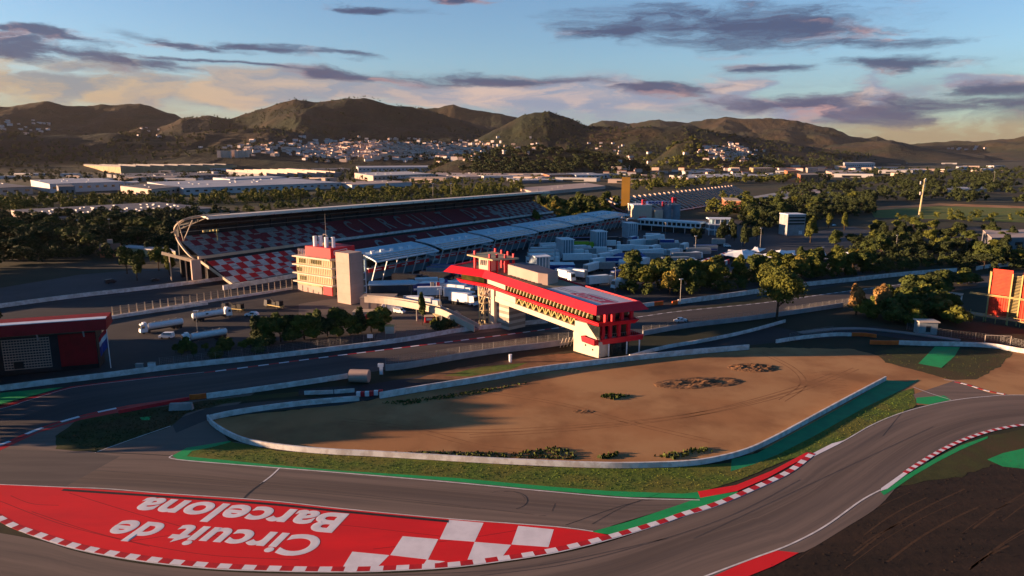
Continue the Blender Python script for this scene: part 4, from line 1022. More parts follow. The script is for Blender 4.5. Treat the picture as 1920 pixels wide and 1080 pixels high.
# paddock vehicles
protos={}
def pv(kd,p,q,lab,**kw):
    key=(kd,tuple(sorted(kw.items())))
    a,c=pdir(p,q)
    sc_=1.0 if kd=='car' else 1.3
    if key not in protos:
        protos[key]=car(**kw) if kd=="car" else box_truck(**kw); place(protos[key],c,a,lab,None,(sc_,)*3)
    else: dup(protos[key],c,a,lab,None,(sc_,)*3)
W_='veh_white'
PV=[((1100,525),(1062,520),'white lorry parked nearest the bridge plant box',dict(L=9.)),
((1092,516),(1126,506),'white transporter angled behind the nearest white lorry',dict(L=11.)),
((1048,492),(1116,491),'long white transporter with its cab to the right behind the white roofed hospitality unit',dict(L=14.)),
((1155,474),(1190,473),'white lorry left of the blue marquee roof',dict(L=10.)),
((1196,484),(1243,481),'long white trailer right of the blue marquee',dict(L=14.)),
((1172,465),(1215,461),'white coach-like transporter with round openings in the middle of the paddock',dict(L=12.)),
((1204,456),(1242,452),'white transporter farthest back beside the service yard',dict(L=13.)),
((1066,466),(1100,466),'lime green transporter beside the ribbed stair block',dict(body='veh_green',cabm='veh_green',L=12.,trim='veh_dark')),
((1070,459),(1118,458),'dark blue transporter behind the lime green one',dict(body='veh_dark',cabm=W_,L=13.,trim='veh_blue')),
((1114,478),(1136,478),'small white lorry in the middle of the paddock',dict(L=7.)),
((990,482),(1040,481),'black and white striped transporter farthest back by the first stair blocks',dict(trim='veh_dark',L=13.)),
((986,489),(1042,488),'black and white striped transporter in the middle of three',dict(trim='veh_dark',L=13.)),
((984,497),(1040,496),'black and white striped transporter nearest the bridge canopy',dict(trim='veh_dark',L=13.)),
((1145,523),(1190,516),'low blue transporter by the paddock trees',dict(body='veh_blue',cabm='veh_blue',L=13.,Hh=2.)),
((1182,526),(1205,520),'small blue and white lorry against the paddock trees',dict(trim='veh_blue',L=7.)),
((1236,470),(1276,470),'pale grey lorry right of the long white trailer',dict(body='veh_grey',L=11.)),
((1290,480),(1328,480),'pale ribbed trailer with arched opening near the lamp pole',dict(body='veh_grey',cab=False,L=12.)),
((1300,474),(1345,474),'blue topped grey trailer behind the ribbed trailer',dict(body='veh_grey',cab=False,L=12.,trim='veh_blue')),
((1260,490),(1312,489),'grey trailer left of the red and white blocks',dict(body='veh_grey',cab=False,L=14.)),
((1240,499),(1292,498),'grey trailer with white cab by the red and white blocks',dict(body='veh_grey',L=13.)),
((1226,507),(1270,507),'greenish grey trailer right behind the yellow paddock tree',dict(body='veh_grey',cab=False,L=13.,Hh=2.3)),
((1336,461),(1357,461),'small grey lorry alone below the white pavilion',dict(body='veh_grey',cab=False,L=7.)),
((1128,458),(1160,457),'dark lorry under the stair block terrace',dict(body='veh_dark',cabm='veh_dark',L=9.)),
((1040,520),(1072,528),'white lorry half hidden behind the bridge plant box',dict(L=8.)),
((1100,538),(1140,534),'white vehicle trailer under the trees behind the bridge roof',dict(L=9.)),
((800,518),(862,520),'long blue topped transporter right of the blue canopy',dict(body='veh_grey',cabm=W_,L=14.,trim='veh_blue')),
((812,513),(866,514),'blue topped transporter one row farther back',dict(body='veh_grey',cabm=W_,L=14.,trim='veh_blue')),
((790,527),(850,530),'dark transporter in the shade below the pit block',dict(body='veh_dark',cabm='veh_dark',L=14.)),
((742,532),(786,534),'black transporter right of the blue canopy',dict(body='veh_dark',cabm='veh_dark',L=12.)),
((836,552),(872,556),'white motorhome farthest back below the red canopy edge',dict(L=9.)),
((838,560),(876,565),'white motorhome in the middle of the group by the stair tower',dict(L=9.)),
((846,568),(880,573),'white motorhome nearest the ramp by the stair tower',dict(L=8.)),
((826,546),(862,549),'white lorry beside the flags',dict(L=8.)),
((770,578),(806,581),'white lorry with grey side hatch under the ramp footbridge',dict(L=9.)),
((1178,538),(1160,541),'white lorry between the paddock trees and the orange block',dict(L=6.)),
((1010,470),(1042,469),'white lorry left of the second stair block',dict(L=9.)),
]
for p,q,lab,kw in PV: pv('truck',p,q,lab,**kw)
for (p,q,lab,kw) in [((1358,463),(1368,463),'white van right of the small grey lorry',dict(kind='van')),((1520,432),(1530,431),'white van by the grey tower block',dict(kind='van')),
    ((1775,438),(1792,437),'white camper van on the dark lot, left one of the close pair',dict(kind='van')),((1796,436),(1810,436),'white camper van on the dark lot, right one of the close pair',dict(kind='van')),((1866,440),(1880,440),'white van at the right end of the dark lot',dict(kind='van')),
    ((1100,488),(1108,486),'dark car beside the long white transporter',dict(col='veh_dark')),((1252,452),(1262,452),'silver car on the empty paddock yard',dict(col='veh_grey')),((1560,424),(1568,423),'blue-white car on the service road by the slim tree',dict(kind='car')),
    ((283,528),(297,526),'dark car on the open yard behind the main straight',dict(col='veh_dark')),((200,532),(214,530),'dark van on the open yard at the far left',dict(col='veh_dark',kind='van')),
    ((1205,536),(1216,534),'red car under the trees behind the bridge',dict(col='veh_red')),((590,598),(602,600),'dark car on the forecourt above the hedge',dict(col='veh_dark')),((742,586),(756,588),'white van in front of the gabled white huts',dict(kind='van')),
    ((855,424),(862,423),'white van far behind the pit roofs',dict(kind='van'))]: pv('car',p,q,lab,**kw)
# further support lorries closing the gaps in the paddock
rgp=random.Random(4); ext=[(1010,478),(1030,474),(1062,476),(1084,474),(1100,480),(1150,484),(1132,490),(1150,498),(1120,500),(1132,508),(1204,474),(1226,474),(1250,462),(1262,481),(1224,490),(1204,500),(1282,470),(1300,488),(1288,503),(1200,520),(1078,482),(1140,464),(1186,456),(1224,450),(1222,462),(800,540),(812,548),(794,550),(806,558),(850,545),(866,546)]
Ka=[box_truck(L=9.),box_truck(body='veh_blue',L=8.,trim='veh_white'),box_truck(body='veh_grey',cab=False,L=10.)]; ua=[False]*3
for i,(px,py) in enumerate(ext):
    k=(0,0,1,0,2)[i%5]; f=dup if ua[k] else place; ua[k]=True
    f(Ka[k],G(px,py),rgp.choice((0.,.1,-.15,.2))+(0 if rgp.random()>.3 else .9),['white support lorry wedged between larger paddock vehicles','blue support lorry with white roof between larger paddock vehicles','grey box trailer between larger paddock vehicles'][k],'support lorries in the packed paddock',(1.25,)*3)
# dark machinery by the tankers
def flatbed(label,p,q):
    a,c=pdir(p,q); r=thing('flatbed_truck',label,'flatbed truck',c,a)
    MB().box(-5.,3.2,-1.2,1.2,1.0,1.3).build('bed','frame_yellow',r)
    MB().hexa([(3.4,-1.2,.6),(5.6,-1.2,.6),(5.6,1.2,.6),(3.4,1.2,.6)],[(3.4,-1.1,3.2),(5.2,-1.1,3.2),(5.2,1.1,3.2),(3.4,1.1,3.2)]).build('cab','veh_dark',r)
    mb=MB(); mb.box(-4.5,-2.4,-1.1,1.1,1.3,3.4); mb.box(-1.8,.4,-1.,1.,1.3,2.9); mb.tube((-1,0,2.2),(2.4,0,3.8),.25,6); mb.build('load','black',r)
    wheels(r,(-4,-2.8,4.4),2.4); return r
flatbed('dark flatbed lorry with machinery at the right end of the car park',(532,580),(498,574))
flatbed('dark flatbed lorry between the tankers and the white car',(450,584),(428,582))
# tents and huts
def marquee(label,p,q,dep,h,mt,roofm,rise=1.6,cat='marquee'):
    a,b=G(*p),G(*q); L=(b-a).length; r=thing('marquee',label,cat,a,math.atan2(b.y-a.y,b.x-a.x))
    MB().box(.1,L-.1,.1,dep-.1,0,h).build('side_wall',mt,r)
    MB().hexa([(0,0,h+.005),(L,0,h+.005),(L,dep,h+.005),(0,dep,h+.005)],[(0.6,dep*.48,h+rise),(L-.6,dep*.48,h+rise),(L-.6,dep*.52,h+rise),(.6,dep*.52,h+rise)]).build('roof',roofm,r)
    for x in (0,L):
        for y in (0,dep): MB().tube((x,y,0),(x,y,h),.08,5).build('pole','steel',r)
    return r
marquee('white roofed hospitality unit with dark blue sides',(1024,508),(1078,508),11,3.4,'veh_blue','tent_white',.5)
marquee('large dark blue marquee in the middle of the paddock',(1166,494),(1212,492),13,3.4,'veh_blue','veh_blue',2.)
marquee('small white tent with twin peaks before the blue marquee',(1160,500),(1185,500),6,2.6,'tent_white','tent_white',1.6)
marquee('dark blue angular awning left of the angled white transporter',(1044,514),(1066,516),8,3.,'veh_blue','veh_blue',1.)
marquee('violet-white awning at the left of the greenish trailer',(1206,512),(1228,513),9,2.8,'tent_white','tent_white',.8)
def peaks(label,pts,h=3.,pk=5.2):
    P=[G(*p) for p in pts]; o0=sum(P,Vector())/len(P); r=thing('tensile_canopy',label,'tent canopy',o0)
    c=Vector((0,0,pk)); mb=MB(); n=len(P)
    for i in range(n):
        a,b=P[i]-o0,P[(i+1)%n]-o0; A=Vector((a.x,a.y,h)); B=Vector((b.x,b.y,h)); m=(A+B)/2*.86; m.z=h-.3; c1=A.lerp(c,.55); c1.z-=.45; c2=B.lerp(c,.55); c2.z-=.45
        mb.quad(A,m,c1); mb.quad(m,B,c2); mb.quad(c1,m,c2); mb.quad(c1,c2,c)
        MB().tube((a.x,a.y,0),A,.12,6).build('pole','steel',r)
    MB().tube((0,0,0),(0,0,pk+.6),.16,6).build('mast','steel',r)
    mb.build('membrane','tent_white',r); return r
peaks('white peaked canopy next to the red and white blocks',[(1352,487),(1395,495),(1440,487),(1400,476),(1365,476)])
peaks('white peaked canopy in the middle of the row behind the trees',[(1425,487),(1452,499),(1500,492),(1490,478),(1445,477)],3.2,6)
peaks('white peaked canopy right of the middle one, with dark gap beside it',[(1500,490),(1515,500),(1560,494),(1545,480),(1510,480)],3.2,6)
peaks('white peaked canopy at the right end of the row',[(1560,489),(1580,500),(1632,494),(1610,479),(1575,479)])
peaks('small white canopy behind the middle of the canopy row',[(1404,478),(1424,480),(1436,473),(1415,469)],2.6,4.)
# white gabled huts
for i,(p,lab) in enumerate([((716,584),'white gabled hut at the left of the three under the ramp'),((728,584),'white gabled hut in the middle of the three under the ramp'),((741,582),'white gabled hut at the right of the three under the ramp')]):
    q=G(*p); r=thing('gabled_hut',lab,'hut',q,math.radians(12),'white gabled huts under the ramp')
    MB().box(0,3.,0,5,0,2.6).build('wall','veh_white',r); MB().hexa([(-.1,-.1,2.6),(3.1,-.1,2.6),(3.1,5.1,2.6),(-.1,5.1,2.6)],[(1.9,-.1,4.2),(3.1,-.1,4.2),(3.1,5.1,4.2),(1.9,5.1,4.2)]).build('roof','veh_white',r)
hb=thing('display_wall','white wall with a blue and red round emblem under the ramp','display wall',G(757,573),math.radians(4))
MB().box(0,9,0,.6,0,4.4).build('panel','veh_white',hb); MB().tube((5.6,-.05,2.6),(5.6,-.01,2.6),1.3,16).build('emblem','veh_blue',hb); MB().tube((6.6,-.09,2.4),(6.6,-.055,2.4),1.2,16).build('emblem','seat_bright',hb)
bs=thing('bay_shed','low open shed with slanted cream roof blades below the ramp','shed',G(818,608),math.radians(20))
MB().box(0,10,0,5,0,2.6).build('wall','black',bs)
for k in range(4): MB().hexa([(k*2.6,-.6,2.9),(k*2.6+2.2,-.6,2.9),(k*2.6+2.2,6,2.9),(k*2.6,6,2.9)],[(k*2.6,-.6,3.1),(k*2.6+2.2,-.6,3.6),(k*2.6+2.2,6,3.6),(k*2.6,6,3.1)]).build('roof_blade','cream_yellow',bs)
for k in range(5): MB().box(k*2.3,k*2.3+.2,-.5,-.3,0,2.9).build('post','strut_yellow',bs)
rs=thing('red_stall','small red and white stall beside the open shed','stall',G(797,606),math.radians(10)); MB().box(0,3.4,0,3,0,2.4).build('wall','seat_bright',rs); MB().box(-.2,3.6,-.3,3.2,2.4,2.6).build('roof','cream',rs); MB().box(.5,2.9,-.06,-.01,1.1,2).build('hatch','veh_white',rs)
kc=thing('kiosk','small pink-cream flat kiosk above the hedge','kiosk',G(662,600),math.radians(2)); MB().box(0,8,0,5,0,3.).build('wall','cream',kc); MB().box(-.3,8.3,-.3,5.3,3.,3.3).build('roof','stand_beam',kc); MB().box(5,6.4,-.05,-.01,.2,2.3).build('door','seat_bright',kc)
kc=thing('utility_box','pale block with bright top right of the hedge end','utility box',G(722,626),0); MB().box(0,3.4,0,3,0,2.8).build('body','cream',kc); MB().box(-.1,3.5,-.1,3.1,2.8,3.).build('lid','frame_yellow',kc)
# flags
for i,(p,mt,lab) in enumerate([((808,556),'stand_beam','tall narrow brown and white flag, left of the three by the motorhomes'),((819,556),'seat_bright','tall narrow red flag in the middle of the three by the motorhomes'),((834,550),'veh_blue','tall narrow blue flag, right of the three by the motorhomes')]):
    r=thing('feather_flag',lab,'flag',G(*p)); MB().tube((0,0,0),(0,0,7),.07,5).build('pole','white_paint',r); MB().box(.07,1.5,-.03,.03,1.6,6.9).build('cloth',mt,r)
# red and white tyre blocks
def blockrow(label,p,q,n):
    a,b=G(*p),G(*q); L=(b-a).length; r=thing('crash_barrier_row',label,'crash barrier',a,math.atan2(b.y-a.y,b.x-a.x)); w_=L/n
    for k in range(n): MB().box(k*w_+.04,(k+1)*w_-.04,0,1.2,0,2.5).build('block','seat_bright' if k%2 else 'veh_white',r)
blockrow('farther row of red and white crash blocks right of the trailers',(1318,496),(1372,477),13)
blockrow('nearer row of red and white crash blocks right of the trailers',(1335,507),(1368,494),8)
for i,(p,q) in enumerate([((656,741),(690,738)),]): pass
gt=thing('crash_gate','curved red and white plastic barrier beside the round duct','barrier',G(668,744),0)
for k in range(6): MB().box(k*1.15,k*1.15+1.1,.25*k*k*.25,.25*k*k*.25+.9,0,1.3).build('block','seat_bright' if k%2 else 'veh_white',gt)
dc=thing('concrete_drum','large pale round concrete duct beside the straight barrier','duct',G(657,716),math.radians(-5))
MB().tube((0,0,1.9),(5.6,.0,1.9),1.9,16).build('shell','peach',dc); mb=MB(); mb.tube((-.06,0,1.9),(-.02,0,1.9),1.5,16); mb.build('mouth','black',dc)
cb=thing('marshal_post','white marshal panel on a post by the barrier start','panel',G(715,702)); MB().box(-.5,.5,-.2,.2,0,3.4).build('post','veh_white',cb); MB().box(-.9,.7,-.4,.4,2.4,3.4).build('head','veh_white',cb)
cb=thing('marker_post','short white cylinder post between barrier and dirt wall','post',G(957,679)); MB().tube((0,0,0),(0,0,2.4),.5,12).build('body','veh_white',cb); MB().tube((0,0,2.4),(0,0,2.55),.56,12).build('cap','rim_white',cb)
ck=thing('concrete_block','weathered pale concrete slab below the orange barrier block','block',G(316,771),.1); MB().hexa([(0,0,0),(6,0,0),(6,1.2,0),(0,1.2,0)],[(.3,.1,1.9),(5.7,.1,1.9),(5.7,1.1,1.9),(.3,1.1,1.9)]).build('slab','barrier_grey',ck)
for i,(p,m_,lab) in enumerate([((262,692),'conc_blue','blue-grey cabinet left of the white one by the fence'),((285,690),'veh_white','small white cabinet by the fence in front of the car park')]):
    r=thing('cabinet',lab,'cabinet',G(*p)); MB().box(-1,1,-.5,.5,0,1.7).build('body',m_,r); MB().box(-1.1,1.1,-.6,.6,1.7,1.8).build('lid','steel',r)
sg=thing('notice_board','small white board on the fence below the hedge','sign',G(694,640)); MB().box(-1.,1.,-.05,.05,1.2,2.6).build('board','veh_white',sg); MB().tube((0,.1,0),(0,.1,1.3),.05,5).build('post','steel',sg)
fr=thing('bleacher_frame','small white metal step frame on the barrier by the pier','frame',G(1050,652),.5)
for k in range(4): MB().bar((k*1.4,0,0),(k*1.4+1.2,0,3.2),.14,.14).build('brace','cream',fr)
MB().bar((0,0,1.6),(6,0,1.6),.12,.12).build('rail','cream',fr)
# right: sheds, goal, container stand
sh=thing('storage_shed','long white panel shed with brown roof among the bushes','shed',G(1785,572),math.radians(-38))
MB().box(-12,3,0,6,0,4.4).build('wall','veh_white',sh); MB().box(-12.3,3.3,-.3,6.3,4.4,4.7).build('roof','stripe_brown',sh)
mb=MB()
for x in (-8,-4,0): mb.box(x,x+.35,-.05,-.01,0,4.4)
mb.build('wall_frame','black',sh)
sh=thing('small_shed','small pale shed with overhanging roof by the kerb wall','shed',G(1722,627),math.radians(-6))
MB().box(0,6.4,0,4,0,4.6).build('wall','veh_grey',sh); MB().box(-.4,6.9,-.5,4.5,4.6,4.95).build('roof','cream',sh); MB().box(2.4,4,-.05,-.01,1,3.2).build('shutter','stand_dark',sh)
gf=thing('goal_frame','white goal-like metal frame beside the pale wall','frame',G(1846,645),math.radians(-9))
for x in (0,8.2): MB().bar((x,0,0),(x,0,3.2),.15,.15).build('post','cream',gf)
MB().bar((0,0,3.2),(8.2,0,3.2),.15,.15).build('crossbar','cream',gf); MB().bar((0,0,.1),(8.2,0,.1),.12,.12).build('ground_bar','cream',gf)
st=thing('scaffold_stand','orange-red clad stand back in a yellow steel frame','stand',G(1846,602),math.radians(-50))
for lev,(z0,z1) in enumerate(((2.6,10.5),(11.3,21.2))):
    for (x0,x1) in ((.6,7.2),(10.6,30.)):
        mb=MB(); x=x0
        if lev==0:
            while x<x1-.3: mb.box(x,x+.62,-.12,.3,z0,z1); mb.box(x+.62,x+.8,.1,.3,z0,z1); x+=.8
        else:
            mb.box(x0,x1,.1,.4,z0,z1)
            z=z0
            while z<z1-.2: mb.hexa([(x0,-.05,z),(x1,-.05,z),(x1,.1,z),(x0,.1,z)],[(x0,-.05,z+.38),(x1,-.05,z+.38),(x1,.1,z+.45),(x0,.1,z+.45)]); z+=.56
        mb.build('cladding','container_red',st)
mb=MB()
for k in range(30): z=2.8+k*.56; mb.box(7.4,10.4,.2+.02*k,.7,z,z+.16)
mb.build('stair_treads','frame_yellow',st)
MB().box(7.3,10.5,.8,1.,2.6,19).build('stair_back','glass_dark',st)
mb=MB()
for x in (.3,7.3,10.5,21,30): mb.bar((x,-.3,0),(x,-.3,20),.4,.4); mb.bar((x,14,0),(x,14,12),.4,.4); mb.bar((x,-.3,19.5),(x,14,12),.35,.35)
for z in (2.3,10.9): mb.bar((-6,-.5,z),(30,-.5,z),.3,.3); mb.bar((-6,-1.8,z-.2),(30,-1.8,z-.2),.2,.2)
for x in (-6,-3,0,4,8,12,16,20,25,30): mb.bar((x,-1.8,0 if x%2==0 else 1),(x,-1.8,3.4),.18,.18)
mb.bar((-6,-1.8,3.3),(30,-1.8,3.3),.14,.14); mb.bar((-6,3,0),(-6,3,3.4),.2,.2); mb.bar((.3,-.3,2.5),(-1.2,4,19.6),.25,.25)
mb.build('steel_frame','frame_yellow',st)
MB().box(-6,30,-1.8,3,2.2,2.3).build('walkway','stripe_brown',st)
mb=MB()
for k in range(10): mb.box(0,30,13-k*1.3,14.3-k*1.3,11.6+k*.8,11.8+k*.8)
mb.build('seat_rows','kerb_red',st)
# lamp posts
def lamp(h=12.):
    r=thing('lamp_post','','lamp post'); MB().tube((0,0,0),(0,0,h),.14,6,.09).build('pole','steel',r); MB().box(-.9,.9,-.2,.2,h,h+.25).build('lamp_head','rim_white',r); return r
LP=lamp(); reg(LP)
for i,(p,h,lab) in enumerate([((826,612),14.5,'lamp pole in front of the open shed'),((1153,548),12,'lamp pole rising behind the bridge roof end'),((1275,572),11.5,'lamp pole at the orange barrier block'),((1303,480),13,'lamp pole by the blue topped trailer'),((1540,498),11,'tall lamp pole among the white canopies'),((1486,500),8,'short pole in front of the white canopies'),((1390,462),10,'lamp pole in front of the dark trees by the paddock'),((1425,465),14,'dark pole right of the dark paddock trees'),((1653,480),9,'lamp pole at the edge of the pine trees'),((1680,465),9,'lamp pole behind the pine crowns'),((372,640),11,'thin pole beside the nearest tanker'),((430,560),9,'thin pole behind the tankers'),((150,452),16,'pale lamp pole in the dark wood on the left, left of the pair'),((208,450),16,'pale lamp pole in the dark wood on the left, right of the pair'),((812,372),22,'distant white mast left of the pair beyond the stand roof'),((846,372),22,'distant white mast right of the pair beyond the stand roof'),((1247,452),14,'dark lamp pole in the empty yard'),((1862,350),30,'distant pole on the right hand plain')]):
    r=(place if i==0 else dup)(LP,G(*p),.4,lab,None,(1,1,h/12.) if h<20 else (1.8,1.8,h/12.))
# radio mast and gold pylon
rm=thing('radio_mast','tall tapering radio mast with antennas on the right','mast',G(1723,407))
MB().tube((0,0,0),(1.6,0,40),1.1,8,.6).build('pole','cream_yellow',rm)
for k,(z,dx) in enumerate(((39,2.6),(36,-2.2),(33,2.2),(29,1.6),(25,-1.4))): MB().box(dx-.5,dx+.5,-.4,.4,z-1.6,z+1.6).bar((0,0,z),(dx,0,z),.25,.25).build('antenna','white_paint',rm)
gp_=thing('gold_pylon','tall dark gold slab pylon behind the pit building end','pylon',G(1172,404),math.radians(-20))
MB().box(-4.6,4.6,-1,1,0,41).build('slab','pylon_gold',gp_); MB().box(-4.8,4.8,-1.2,1.2,41,41.4).build('cap','pylon_gold',gp_)

# ================================================================ PADDOCK OFFICES
of=thing('office_block','white paddock office block with roof terrace, red cubes and rounded grey drums','building',G(1187,412),math.radians(3))
MB().box(0,19,0,26,0,14.5).build('wall','cream',of); MB().box(19.1,42,4,26,0,10).build('rear_wing','conc_blue',of)
MB().box(-.3,19.3,-.3,26.3,14.5,15).build('roof','rim_white',of)
for (x,y) in ((36,6),(46,8)): 
    m=MB(); m.tube((x,y,0),(x,y,15),4.6,14)
    for z in (3.5,7.5,11.5): m.tube((x,y,z),(x,y,z+.5),5.,14)
    m.build('drum','pit_wall',of)
for (x,y,z) in ((9.5,2,15),(31,3,13),(43,10,16.5)): MB().box(x,x+4,y,y+4,z,z+5).build('red_cube','seat_bright',of)
mb=MB()
for k in range(12): x=2+k*3.4; mb.bar((x,1,15),(x,1,18.5),.25,.25); mb.bar((x,1,18.3),(x+3.4,1,18.3),.25,.25); mb.bar((x,1,15.2),(x+3.4,1,17.9),.2,.2)
mb.build('terrace_frame','white_paint',of)
MB().box(18,40,14,24,15.05,17.5).build('blue_awning','veh_blue',of); MB().box(6,13,-3,-.35,0,3.2).build('red_annex','seat_bright',of); MB().box(22,30,-1,4,0,9.6).build('annex','cream',of)
of=thing('terrace_building','long white two storey terrace building behind the paddock yard','building',G(1196,431),math.atan2(G(1312,440).y-G(1196,431).y,G(1312,440).x-G(1196,431).x))
Lb=(G(1312,440)-G(1196,431)).length
MB().box(0,Lb,1.5,10,0,4.6).build('ground_floor','glass_dark',of); MB().box(0,Lb,1.5,10,5.2,8.6).build('upper_floor','glass_dark',of)
MB().box(-.5,Lb,-.6,11,4.62,5.8).build('floor_slab','rim_white',of); MB().box(-.5,Lb,-.6,11,8.62,10).build('roof','rim_white',of)
for k in range(14): x=1+k*(Lb-2)/13; MB().box(x,x+1.1,1.2,1.45,5.8,8.6).build('pier','rim_white',of)
for k in range(6): x=3+k*(Lb-6)/5; MB().tube((x,0,0),(x,0,4.6),.2,6).build('column','rim_white',of)
pv_=thing('pavilion','white stepped pavilion with blue windows at the end of the terrace','building',G(1334,441),math.radians(-4))
MB().box(0,14,0,9,0,13).build('core','pit_wall',pv_)
for z in (4,8.4,13): MB().box(-3,16.5,-1.2,10,z,z+.9).build('slab','rim_white',pv_)
for x in (-2.6,2,6.4,13.6,16): MB().box(x,x+.5,-1,-.5,0,13).build('column','rim_white',pv_)
sb=thing('stepped_tower','grey slatted tower block standing among trees right of the paddock','building',G(1475,442),math.radians(6))
MB().box(0,15,0,14,0,17).build('wall','conc_blue',sb); 
for z in (9,11.5,14): MB().box(.5,14.5,-.12,-.02,z,z+1.3).build('window_band','glass_dark',sb)
MB().box(-.3,15.3,-.3,14.3,17,17.5).build('roof','rim_white',sb); MB().box(10,13,-.1,-.02,1,4).build('sign','white_paint',sb)
# far tribune
ft=thing('far_tribune','distant open tribune with dark mauve stepped seating in slanting stripes','grandstand',(0,0,0))
T0,T1=G(1124,376,13),G(1372,349,13); B0,B1=G(1176,412,1),G(1405,373,1)
mb=MB(); NB=30
for i in range(NB):
    a0,a1=i/NB,(i+.55)/NB; a2=(i+1)/NB
    def q(t,v_,dz=0): t=t+(1-v_)*.05; p=B0.lerp(B1,t).lerp(T0.lerp(T1,t),v_); return (p.x,p.y,p.z+dz)
    a0,a1,a2=i/NB,(i+.68)/NB,(i+1)/NB
    for (u0,u1,k,dz) in ((a0,a1,0,0),(a1,a2,1,2.2)):
        for v0,v1 in ((0,.33),(.33,.66),(.66,1)):
            mb.mat(k).hexa([q(u0,v0,dz-1.5),q(u1,v0,dz-1.5),q(u1,v1,dz-1.5),q(u0,v1,dz-1.5)],[q(u0,v0,dz),q(u1,v0,dz),q(u1,v1,dz),q(u0,v1,dz)])
mb.build('seating',['seat_mauve','peach'],ft)
mb=MB(); mb.hexa([(B0.x,B0.y,0),(T0.x,T0.y,0),(T0.x+1,T0.y,0),(B0.x+1,B0.y,0)],[(B0.x,B0.y,1),(T0.x,T0.y,12.5),(T0.x+1,T0.y,12.5),(B0.x+1,B0.y,1)]); mb.build('end_wall','stripe_brown',ft)
mb=MB(); 
for i in range(10): p=B0.lerp(B1,i/9); mb.tube((p.x,p.y,0),(p.x,p.y,1.5),.3,5)
mb.bar(B0+Vector((0,0,.6)),B1+Vector((0,0,.6)),1.,1.); mb.build('front_rail','rim_white',ft)

# ================================================================ WAREHOUSES
def ware(A,B,C,h,wm,rm,label,saw=0,sky=0,cat='warehouse',win=True,group=None,name='warehouse'):
    a,b,c=G(*A),G(*B),G(*C); r=thing(name,label,cat,b,0,group)
    pa,pc=a-b,c-b; pd=pa+pc
    foot=[(0,0),(pc.x,pc.y),(pd.x,pd.y),(pa.x,pa.y)]
    MB().prism(foot,0,h).build('wall',wm,r)
    cen=Vector((pd.x/2,pd.y/2)); f2=[((x-cen.x)*1.004+cen.x,(y-cen.y)*1.004+cen.y) for x,y in foot]
    def L_(t,s_): return (pc*t+pa*s_)
    if saw:
        mb=MB()
        for k in range(saw):
            t0,t1=k/saw,(k+1)/saw; P=[L_(t0,0),L_(t1,0),L_(t1,1),L_(t0,1)]
            mb.hexa([(p.x,p.y,h+.02) for p in P],[(P[0].x,P[0].y,h+5),(P[1].x,P[1].y,h+.6),(P[2].x,P[2].y,h+.6),(P[3].x,P[3].y,h+5)])
        mb.build('roof',rm,r)
    else:
        MB().prism(f2,h,h+.6).build('roof',rm,r)
    if sky:
        for k in range(sky):
            t=random.uniform(.05,.93); s_=random.uniform(.08,.85); wd=random.uniform(.004,.012); p=[L_(t,s_),L_(t+wd,s_),L_(t+wd,s_+.035),L_(t,s_+.035)]
            MB().prism([(q.x,q.y) for q in p],h+.6,h+.6+random.uniform(.5,1.4)).build('roof_unit','ware_white',r)
    if win:
        n=max(3,min(26,int(pc.length/14))); dd=(pc.normalized()); nn=Vector((dd.y,-dd.x,0))
        if nn.y>0: nn=-nn
        for k in range(n):
            t=(k+.3)/n; p=pc*t; q=pc*min(1,t+.4/n); MB().hexa([(p.x+nn.x*.05,p.y+nn.y*.05,h*.45),(q.x+nn.x*.05,q.y+nn.y*.05,h*.45),(q.x+nn.x*.2,q.y+nn.y*.2,h*.45),(p.x+nn.x*.2,p.y+nn.y*.2,h*.45)],[(p.x+nn.x*.05,p.y+nn.y*.05,h*.7),(q.x+nn.x*.05,q.y+nn.y*.05,h*.7),(q.x+nn.x*.2,q.y+nn.y*.2,h*.7),(p.x+nn.x*.2,p.y+nn.y*.2,h*.7)]).build('window','glass_dark',r)
    return r
